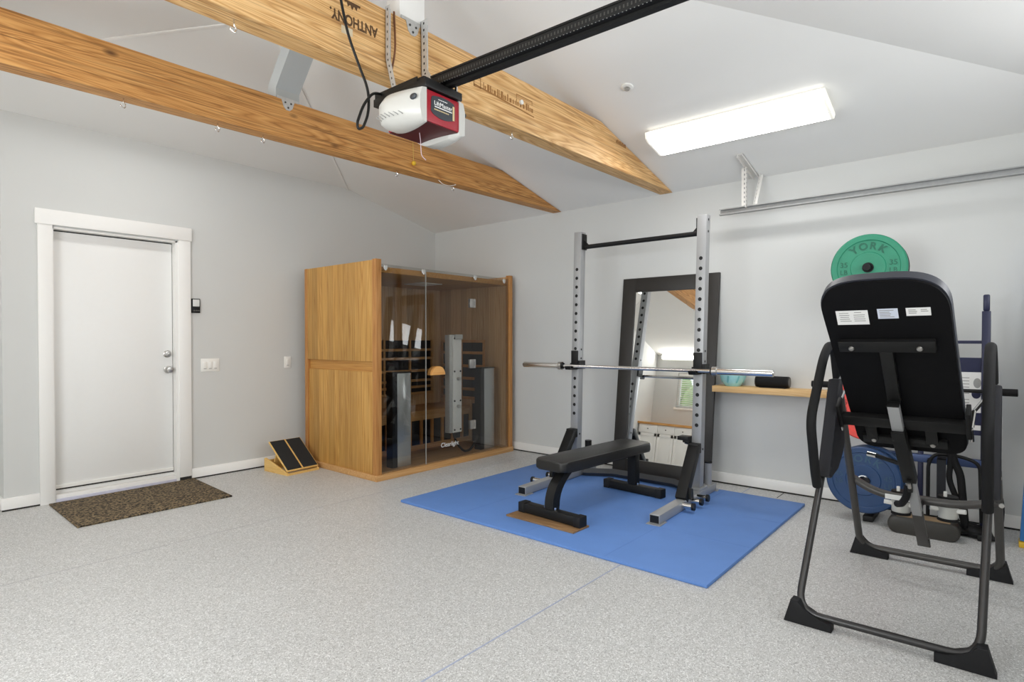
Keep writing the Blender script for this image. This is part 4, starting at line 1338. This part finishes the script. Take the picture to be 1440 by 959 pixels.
for y0, y1 in ((-4.47, -4.66), (-5.46, -5.605)):
    MB().cyl((fx, y0, 0.926), (fx, y1, 0.926), 0.023, n=20).cyl((fx, y0 if y1 > y0 else y1, 0.926), (fx, (y0 if y1 > y0 else y1) - 0.003, 0.926), 0.018, n=16, mi=1).build('foam_grip', [black_foam, silver], t)
MB().tube([(fx + 0.02, -5.165, 0.10), (fx + 0.02, -5.165, 0.44), (fx + 0.02, -5.20, 0.505), (fx + 0.02, -5.33, 0.505), (fx + 0.02, -5.43, 0.47), (fx + 0.02, -5.44, 0.10)], 0.011, 10, 0.05).box(fx + 0.02, sx_ - 0.02, -5.172, -5.158, 0.44, 0.46).build('hoop_handle', black_mt, t)
MB().box(sx_ - 0.02, sx_ + 0.02, -5.13, -5.10, 0.03, 0.66, 0.003).build('inner_post', navy, t)

t = thing('strap_bundle', 'black straps hanging from the low blue crossbar of the plate stand', 'straps', (-0.43, -5.25, 0.1))
m = MB().box(-0.43, -0.424, -5.262, -5.214, 0.21, 0.485).box(-0.43, sx_ - 0.026, -5.262, -5.214, 0.479, 0.485)
m.build('flat_strap', navy_cl, t)
m = MB().tube([(-0.424, -5.285, 0.60), (-0.42, -5.30, 0.48), (-0.42, -5.335, 0.40), (-0.42, -5.35, 0.22), (-0.41, -5.36, 0.08)], 0.022, 10, 0.06).tube([(-0.424, -5.285, 0.60), (-0.42, -5.285, 0.46), (-0.42, -5.275, 0.36), (-0.41, -5.33, 0.2), (-0.40, -5.36, 0.06)], 0.017, 10, 0.06)
m.tube([(-0.424, -5.285, 0.60), (-0.36, -5.285, 0.64), (sx_ - 0.012, -5.285, 0.655)], 0.008, 8)
m.build('webbing_loop', black_foam, t)
m = MB()
for i in range(8):
    m.sphere((-0.33 + 0.05 * random.uniform(-1, 1), -5.40 - 0.014 * i + 0.07, 0.03 + 0.02 * random.random()), 0.05, sc=(1.0, 1.2, 0.6), n=12)
tag(m.build('gym_bag', plain('black_nylon', (16, 16, 18), 0.7)), 'crumpled black bag lying under the plate stand', 'bag')

t = thing('foot_roller', 'long rounded dark roller lying on the floor behind the inversion table', 'roller', (-0.50, -5.15, 0))
f = frame((-0.52, -4.965, 0.055), (0, -1, 0.0), za=(0, 0, 1))
pts = [(0.05 + 0.05 * math.cos(R(a)), 0.0 + 0.055 * math.sin(R(a))) for a in range(90, 271, 15)] + [(0.33 + 0.05 * math.cos(R(a)), 0.055 * math.sin(R(a))) for a in range(-90, 91, 15)]
f2 = f @ M.Rotation(R(90), 4, 'X') @ M.Translation((0, 0, -0.07))
MB().prism(pts, f2, 0.13, bev=0.012).build('padded_body', plain('dark_vinyl', (52, 50, 46), 0.4), t)
f3 = f @ M.Translation((0.05, 0, 0.052))
MB().box(0, 0.28, -0.05, 0.055, 0, 0.006, 0.002, mat=f3).build('brown_top', tan_grip, t)
t = thing('small_wheel', 'white rimmed black wheel standing on edge behind the inversion table leg', 'wheel', (-0.34, -5.50, 0))
f = frame((-0.36, -5.515, 0.152), (0, 0, 1), za=(0.25, 1, 0))
MB().lathe([(0, 0.0), (0.11, 0.0), (0.13, 0.006), (0.13, 0.02), (0.11, 0.026), (0, 0.026)], f, 40).build('white_disc', white_pl, t)
MB().lathe([(0.128, -0.002), (0.148, 0.0), (0.152, 0.013), (0.148, 0.026), (0.128, 0.028), (0.128, -0.002)], f, 40).build('tyre', black_rub, t)

# ------------------------------------------------------------------ step ladder edge at the far right
t = thing('step_ladder', 'blue fibreglass step ladder with yellow feet at the right edge', 'ladder', (-0.3, -5.75, 0))
for yy in (-5.638, -6.08):
    yo = -0.10 if yy > -5.9 else 0.10
    rl = MB()
    p0, p1 = V((-0.36, yy, 0.03)), V((-0.06, yy + yo, 1.9))
    rl.bar(p0, p1, 0.085, 0.034, (0, 1, 0), 0.002)
    f = frame(p0, p1 - p0, za=(0, 1, 0))
    for i in range(12):
        rl.cyl(f @ V((0.06 + i * 0.15, 0.02, 0.014)), f @ V((0.06 + i * 0.15, 0.02, 0.018)), 0.007, n=10, mi=1)
        rl.cyl(f @ V((0.06 + i * 0.15, 0.0425, 0.0)), f @ V((0.06 + i * 0.15, 0.0455, 0.0)), 0.007, n=10, mi=1)
    rl.build('side_rail', [ladder_b, silver], t)
    MB().box(-0.42, -0.31, yy - 0.025, yy + 0.022, 0.0, 0.032, 0.004).build('rubber_foot', yellow_pl, t)
for k in range(5):
    z = 0.30 + k * 0.33
    x = -0.36 + 0.30 * z / 1.87
    o_y = 0.10 * z / 1.87
    MB().box(x - 0.045, x + 0.045, -6.08 + o_y + 0.014, -5.66 - o_y - 0.014, z - 0.012, z + 0.012, 0.002).build('step', galv, t)

# ------------------------------------------------------------------ inversion table
t = thing('inversion_table', 'black inversion table standing on grey tube legs at the right', 'inversion table', (-1.69, -5.18, 0))
LT = {'fl': (-2.262, -4.845, 0.045), 'fr': (-2.245, -5.478, 0.045), 'rl': (-1.135, -4.905, 0.045), 'rr': (-1.115, -5.535, 0.045)}
apL, apR = V((-1.68, -4.885, 1.0)), V((-1.67, -5.505, 1.0))
MB().tube([apL, LT['fl'], LT['fr'], apR], 0.0155, 14, 0.10, k=8).build('front_frame', gun, t)
MB().tube([apL + V((0.05, 0.0, -0.02)), LT['rl'], LT['rr'], apR + V((0.05, 0, -0.02))], 0.019, 14, 0.09, k=8).build('rear_frame', silver_d, t)
for k, (sx, sy) in {'fl': (-1, 1), 'fr': (-1, -1), 'rl': (1, 1), 'rr': (1, -1)}.items():
    p = V(LT[k])
    f = frame((p.x, p.y, 0), (0, -sy, 0), za=(0, 0, 1))
    # wedge in the plane of the cross tube
    prof = [(-0.05, 0), (0.14, 0), (0.14, 0.035), (0.09, 0.04), (0.035, 0.065), (0.01, 0.10), (-0.022, 0.10)]
    f2 = frame((p.x - 0.03, p.y, 0), (0, -sy, 0), ya=(0, 0, 1))
    dz = f2.col[2].to_3d().x
    if dz < 0: f2 = M.Translation((0.06, 0, 0)) @ f2
    MB().prism(prof, f2, 0.06, bev=0.004).build('rubber_foot', black_rub, t)
# foam handles
def handle(y, name):
    h = MB().tube([(-2.02, y, 0.56), (-2.06, y, 0.63), (-2.155, y, 0.885), (-1.91, y, 1.165), (-1.80, y - 0.002, 1.228), (-1.70, y - 0.004, 1.20), (-1.64, y - 0.01, 1.02)], 0.0205, 14, 0.07)
    h.build(name, black_foam, t)


for y in (apL.y, apR.y):
    MB().cyl((-1.655, y, 0.98), (-1.648, y, 1.10), 0.017, n=16).build('frame_end', silver, t)
handle(-4.868, 'foam_handle'); handle(-5.492, 'foam_handle')
for y, s in ((-4.885, 1), (-5.505, -1)):
    f = M(((1, 0, 0, 0), (0, 0, 1, y - 0.028), (0, 1, 0, 0), (0, 0, 0, 1)))
    MB().prism([(-1.755, 1.05), (-1.70, 1.05), (-1.685, 0.93), (-1.63, 0.72), (-1.68, 0.665), (-1.78, 0.605), (-1.93, 0.585), (-1.98, 0.60)], f, 0.056, bev=0.01).build('hinge_cover', navy_cl, t)
m = MB().box(-1.66, -1.60, -5.5344, -5.5336, 0.70, 0.95)
m = MB()
for i in range(5):
    m.box(-1.75, -1.72, -5.5346, -5.534, 0.68 + 0.05 * i, 0.71 + 0.05 * i)
m.build('cover_lettering', white_ink, t)
# bowed spreader between the rear legs
MB().tube([(-1.34, -4.897, 0.478), (-1.37, -5.0, 0.43), (-1.38, -5.1, 0.415), (-1.38, -5.36, 0.42), (-1.37, -5.45, 0.435), (-1.33, -5.52, 0.45)], 0.021, 12, 0.08).build('spreader_bar', silver_d, t)
MB().box(-1.4025, -1.401, -5.21, -5.06, 0.404, 0.430).build('warning_sticker', paper, t)
for (x, y, z) in ((-1.9, -5.505, 0.60), (-1.47, -5.525, 0.60), (-1.36, -5.535, 0.45)):
    MB().cyl((x - 0.02, y, z), (x - 0.035, y, z), 0.011, n=10).build('bolt', satin, t)

# bed in its own frame
Bo = V((-1.65, -5.197, 0.718)); vv = V((-0.6094, 0.0324, 0.7922)); aa = V((-0.0449, -0.999, 0.0064))
BD = frame(Bo, aa, ya=vv)          # x across (to the right), y up the bed, z away from the camera
if BD.col[2].to_3d().x < 0:
    BD = BD @ M.Diagonal((1, 1, -1, 1))
cx0 = -0.029
w2 = 0.236


def bed_outline(w, top, bot, rt, rb, bow=0.02):
    pts = []
    for k in range(9):
        a = R(270 + 90 * k / 8)
        pts.append((cx0 + w - rb + rb * math.cos(a), bot + rb + rb * math.sin(a)))
    for k in range(33):
        a = R(180 * k / 32)
        ca, sa = math.cos(a), math.sin(a)
        pts.append((cx0 + w * math.copysign(abs(ca) ** (2 / 3.4), ca), top - rt + rt * abs(sa) ** (2 / 2.5)))
    for k in range(9):
        a = R(180 + 90 * k / 8)
        pts.append((cx0 - w + rb + rb * math.cos(a), bot + rb + rb * math.sin(a)))
    return [(x * (0.935 + 0.065 * y / 0.9) + 0.030 * (1 - y / 0.9), y) for x, y in pts]


MB().prism(bed_outline(w2, 0.987, 0.0, 0.17, 0.07), BD @ M.Translation((0, 0, 0.004)), 0.045, bev=0.016).build('backrest_pad', plain('grey_black_vinyl', (44, 46, 54), 0.42, bump=0.1), t)
bk = MB().prism(bed_outline(w2 - 0.004, 0.979, 0.004, 0.168, 0.068), BD @ M.Translation((0, 0, -0.008)), 0.014, bev=0.003).build('backrest_board', board_blk, t)


def sticker(x0, x1, y0, y1, mat, skew, lines):
    f = BD @ M.Translation((0, 0, -0.0085))
    m = MB().box(x0, x1, y0, y1, -0.0006, 0, mat=f)
    for (a, b, c_) in lines:
        m.box(x0 + (x1 - x0) * a, x0 + (x1 - x0) * b, y0 + (y1 - y0) * c_, y0 + (y1 - y0) * c_ + 0.0035, -0.001, -0.0005, mi=1, mat=f)
    m.build('white_sticker', [mat, grey_ink], bk)


sticker(-0.203, -0.08, 0.763, 0.838, paper, 0, [(0.1, 0.4, 0.8), (0.1, 0.42, 0.66), (0.12, 0.4, 0.52), (0.1, 0.42, 0.38), (0.1, 0.46, 0.24), (0.58, 0.8, 0.84), (0.55, 0.9, 0.66), (0.55, 0.88, 0.52), (0.55, 0.9, 0.38), (0.55, 0.9, 0.24)])
sticker(-0.045, 0.029, 0.791, 0.842, paper_b, 0, [(0.1, 0.8, 0.8), (0.1, 0.6, 0.62), (0.1, 0.66, 0.46), (0.1, 0.62, 0.3), (0.1, 0.8, 0.14)])
sticker(0.057, 0.141, 0.802, 0.842, paper, 0, [(0.1, 0.4, 0.7), (0.1, 0.45, 0.5), (0.1, 0.42, 0.3), (0.6, 0.85, 0.7), (0.6, 0.9, 0.5)])
off = lambda z: BD @ M.Translation((0, 0, z))
m = MB().box(-0.212, 0.148, 0.626, 0.684, -0.034, -0.008, 0.003, mat=BD)
m.box(-0.056, -0.006, 0.33, 0.63, -0.036, -0.008, 0.002, mat=BD)
m.build('bed_bracket', black_mt, t)
for x in (-0.162, 0.092):
    MB().lathe([(0, 0), (0.012, 0), (0.010, 0.005), (0, 0.007)], frame(BD @ V((x, 0.648, -0.034)), aa, za=-(BD.col[2].to_3d())), 14).build('bolt', satin, t)
# pivot crossbar with hinge arms
m = MB().box(-0.262, 0.232, 0.175, 0.235, -0.045, -0.010, 0.003, mat=BD)
m.box(-0.275, -0.258, 0.16, 0.30, -0.05, 0.02, 0.002, mat=BD).box(0.226, 0.243, 0.15, 0.30, -0.05, 0.02, 0.002, mat=BD)
m.build('pivot_crossbar', black_mt, t)
for s, x, yap in ((-1, -0.272, apL), (1, 0.243, apR)):
    m = MB().tube([BD @ V((x, 0.20, -0.02)), BD @ V((x + s * 0.008, 0.26, 0.02)), V((yap.x + 0.02, yap.y - 0.03 if s < 0 else yap.y + 0.03, 0.985))], 0.008, 8)
    m.cyl(BD @ V((x, 0.13, -0.035)), BD @ V((x, 0.20, -0.035)), 0.007, n=10)
    m.build('pivot_pin', chrome, t)
m = MB().box(-0.187, 0.152, 0.055, 0.10, -0.032, -0.008, 0.003, mat=BD)
m.box(-0.168, -0.12, 0.08, 0.19, -0.036, -0.010, 0.002, mat=BD).box(0.072, 0.118, 0.08, 0.19, -0.036, -0.010, 0.002, mat=BD)
m.build('bed_bracket', black_mt, t)
for x in (-0.140, 0.096):
    MB().lathe([(0, 0), (0.012, 0), (0.010, 0.005), (0, 0.007)], frame(BD @ V((x, 0.075, -0.032)), aa, za=-(BD.col[2].to_3d())), 14).build('bolt', satin, t)
# main shaft: silver top, black sleeve, silver lower tube, flat grey tail
sh = [(-0.030, 0.345), (-0.026, 0.19), (-0.018, 0.03), (-0.008, -0.15), (0.0, -0.40), (0.004, -0.66)]
pt = lambda i, z: BD @ V((sh[i][0], sh[i][1], z))
nrm = BD.col[2].to_3d()
shaft = MB().bar(pt(0, -0.058), pt(1, -0.058), 0.046, 0.034, nrm, 0.003).build('shaft_tube', silver, t)
MB().bar(pt(0, -0.058) + vv * 0.004, pt(0, -0.058) - vv * 0.004, 0.05, 0.037, nrm, 0.003).build('shaft_cap', black_pl, shaft)
MB().bar(pt(1, -0.062), pt(3, -0.062), 0.056, 0.05, nrm, 0.004).build('shaft_sleeve', black_mt, t)
MB().bar(pt(3, -0.06), pt(4, -0.06), 0.042, 0.034, nrm, 0.003).build('shaft_tube', silver, t)
m = MB().bar(pt(4, -0.06) + vv * 0.02, pt(5, -0.06), 0.05, 0.012, nrm, 0.001)
f = frame(pt(5, -0.06), -vv, za=nrm)
for i in range(5):
    m.box(-0.01 - i * 0.016, -0.002 - i * 0.016, -0.032, -0.024, -0.006, 0.006, mat=f)
m.build('height_scale', silver_d, t)
m = MB().bar(pt(3, -0.09) + vv * 0.03, pt(3, -0.09) - vv * 0.05, 0.02, 0.02, nrm, 0.002).cyl(pt(3, -0.10) + vv * 0.02, pt(3, -0.10) - vv * 0.015, 0.008, n=10, mi=1)
m.build('spring_latch', [black_mt, satin], t)
MB().tube([pt(3, -0.08) - vv * 0.03 - aa * 0.01, pt(3, -0.09) - vv * 0.10 - aa * 0.022, pt(3, -0.08) - vv * 0.17 - aa * 0.05, pt(3, -0.06) - vv * 0.20 - aa * 0.075], 0.017, 10, 0.04).build('ankle_lever', black_foam, t)
# ankle clamps either side of the shaft
ax = pt(4, -0.06) + vv * 0.03
for dy, nm in ((0.108, 'l'), (-0.085, 'r')):
    c0 = V((-1.285, -5.118, 0.372)) if dy > 0 else V((-1.285, -5.322, 0.378))
    cl = MB().cyl(c0 + V((0, 0, -0.055)), c0 + V((0, 0, 0.02)), 0.042, 0.046, n=24).build('ankle_clamp', plain('pale_grey_plastic', (188, 188, 182), 0.4, 0.1) if 'pale_grey_plastic' not in MATS else MATS['pale_grey_plastic'], t)
    MB().cyl(c0 + V((0, 0, -0.066)), c0 + V((0, 0, -0.052)), 0.046, n=24).cyl(c0 + V((0, 0, 0.018)), c0 + V((0, 0, 0.06)), 0.05, 0.044, n=24).build('foam_cup', black_foam, cl)
    m = MB()
    for s in (-1, 1):
        m.cyl(c0 + V((-0.012, s * 0.035, -0.01)), c0 + V((-0.02, s * 0.075, -0.006)), 0.012, n=14)
    m.cyl(c0 + V((-0.02, 0.01, 0.05)), c0 + V((-0.02, 0.01, 0.085)), 0.008, n=10)
    m.build('clamp_pin', white_pl, cl)
MB().bar((-1.285, -5.07, 0.40), (-1.285, -5.37, 0.406), 0.03, 0.03).bar(pt(4, -0.05) + vv * 0.06, (-1.285, -5.22, 0.403), 0.03, 0.03).build('ankle_bar', black_mt, t)
MB().cyl(BD @ V((-0.15, -0.06, -0.01)), BD @ V((-0.03, -0.06, -0.05)), 0.011, n=12).build('side_pin', black_mt, t)
MB().cyl(BD @ V((-0.19, -0.062, 0.0)), BD @ V((-0.15, -0.06, -0.01)), 0.013, n=12).build('pin_end', chrome, t)

# ------------------------------------------------------------------ cabinets on the left wall, seen in the mirror
cy = [0.22, -0.20, -0.56, -0.92, -1.28, -1.64]
XF = XL


def cabinet(ys, label):
    t = thing('base_cabinet', label, 'cabinet', ((XW + XF) / 2, (ys[0] + ys[-1]) / 2, 0), 'white base cabinets along the left wall')
    MB().box(XW + 0.002, XF, ys[-1] + 0.001, ys[0] - 0.001, 0.08, 0.90).box(XW + 0.002, XF - 0.03, ys[-1] + 0.001, ys[0] - 0.001, 0.0, 0.08).build('carcass', cab_white, t)
    for k, (a, b) in enumerate(zip(ys, ys[1:])):
        d = MB().box(XF, XF + 0.018, b + 0.004, a - 0.004, 0.73, 0.885, 0.002).build('drawer', cab_white, t)
        MB().sphere((XF + 0.030, (a + b) / 2, 0.81), 0.012, n=12).build('knob', silver_d, d)
        d = MB().box(XF, XF + 0.018, b + 0.004, a - 0.004, 0.09, 0.72, 0.002)
        for q in ((b + 0.004, b + 0.064, 0.09, 0.72), (a - 0.064, a - 0.004, 0.09, 0.72), (b, a, 0.09, 0.15), (b, a, 0.66, 0.72)):
            d.box(XF + 0.018, XF + 0.026, q[0] + 0.004, q[1] - 0.004, q[2], q[3], 0.002)
        d = d.build('cabinet_door', cab_white, t)
        MB().sphere((XF + 0.04, (b + 0.035) if k % 2 == 0 else (a - 0.035), 0.68), 0.012, n=12).build('knob', silver_d, d)


cabinet(cy[:2], 'white single door base cabinet in the corner, reflected in the mirror')
cabinet(cy[1:4], 'white double door base cabinet below the window, reflected in the mirror')
cabinet(cy[3:6], 'white double door base cabinet farthest from the corner')
t = MB().box(XW + 0.002, XF + 0.04, cy[-1], cy[0] + 0.03, 0.90, 0.945, 0.003)
tag(t.build('countertop', counter_m), 'brown wooden countertop on the white cabinets, seen in the mirror', 'countertop')

for o in list(bpy.data.objects):
    if o.type == 'MESH' and o.name.startswith('tmp'):
        bpy.data.objects.remove(o)
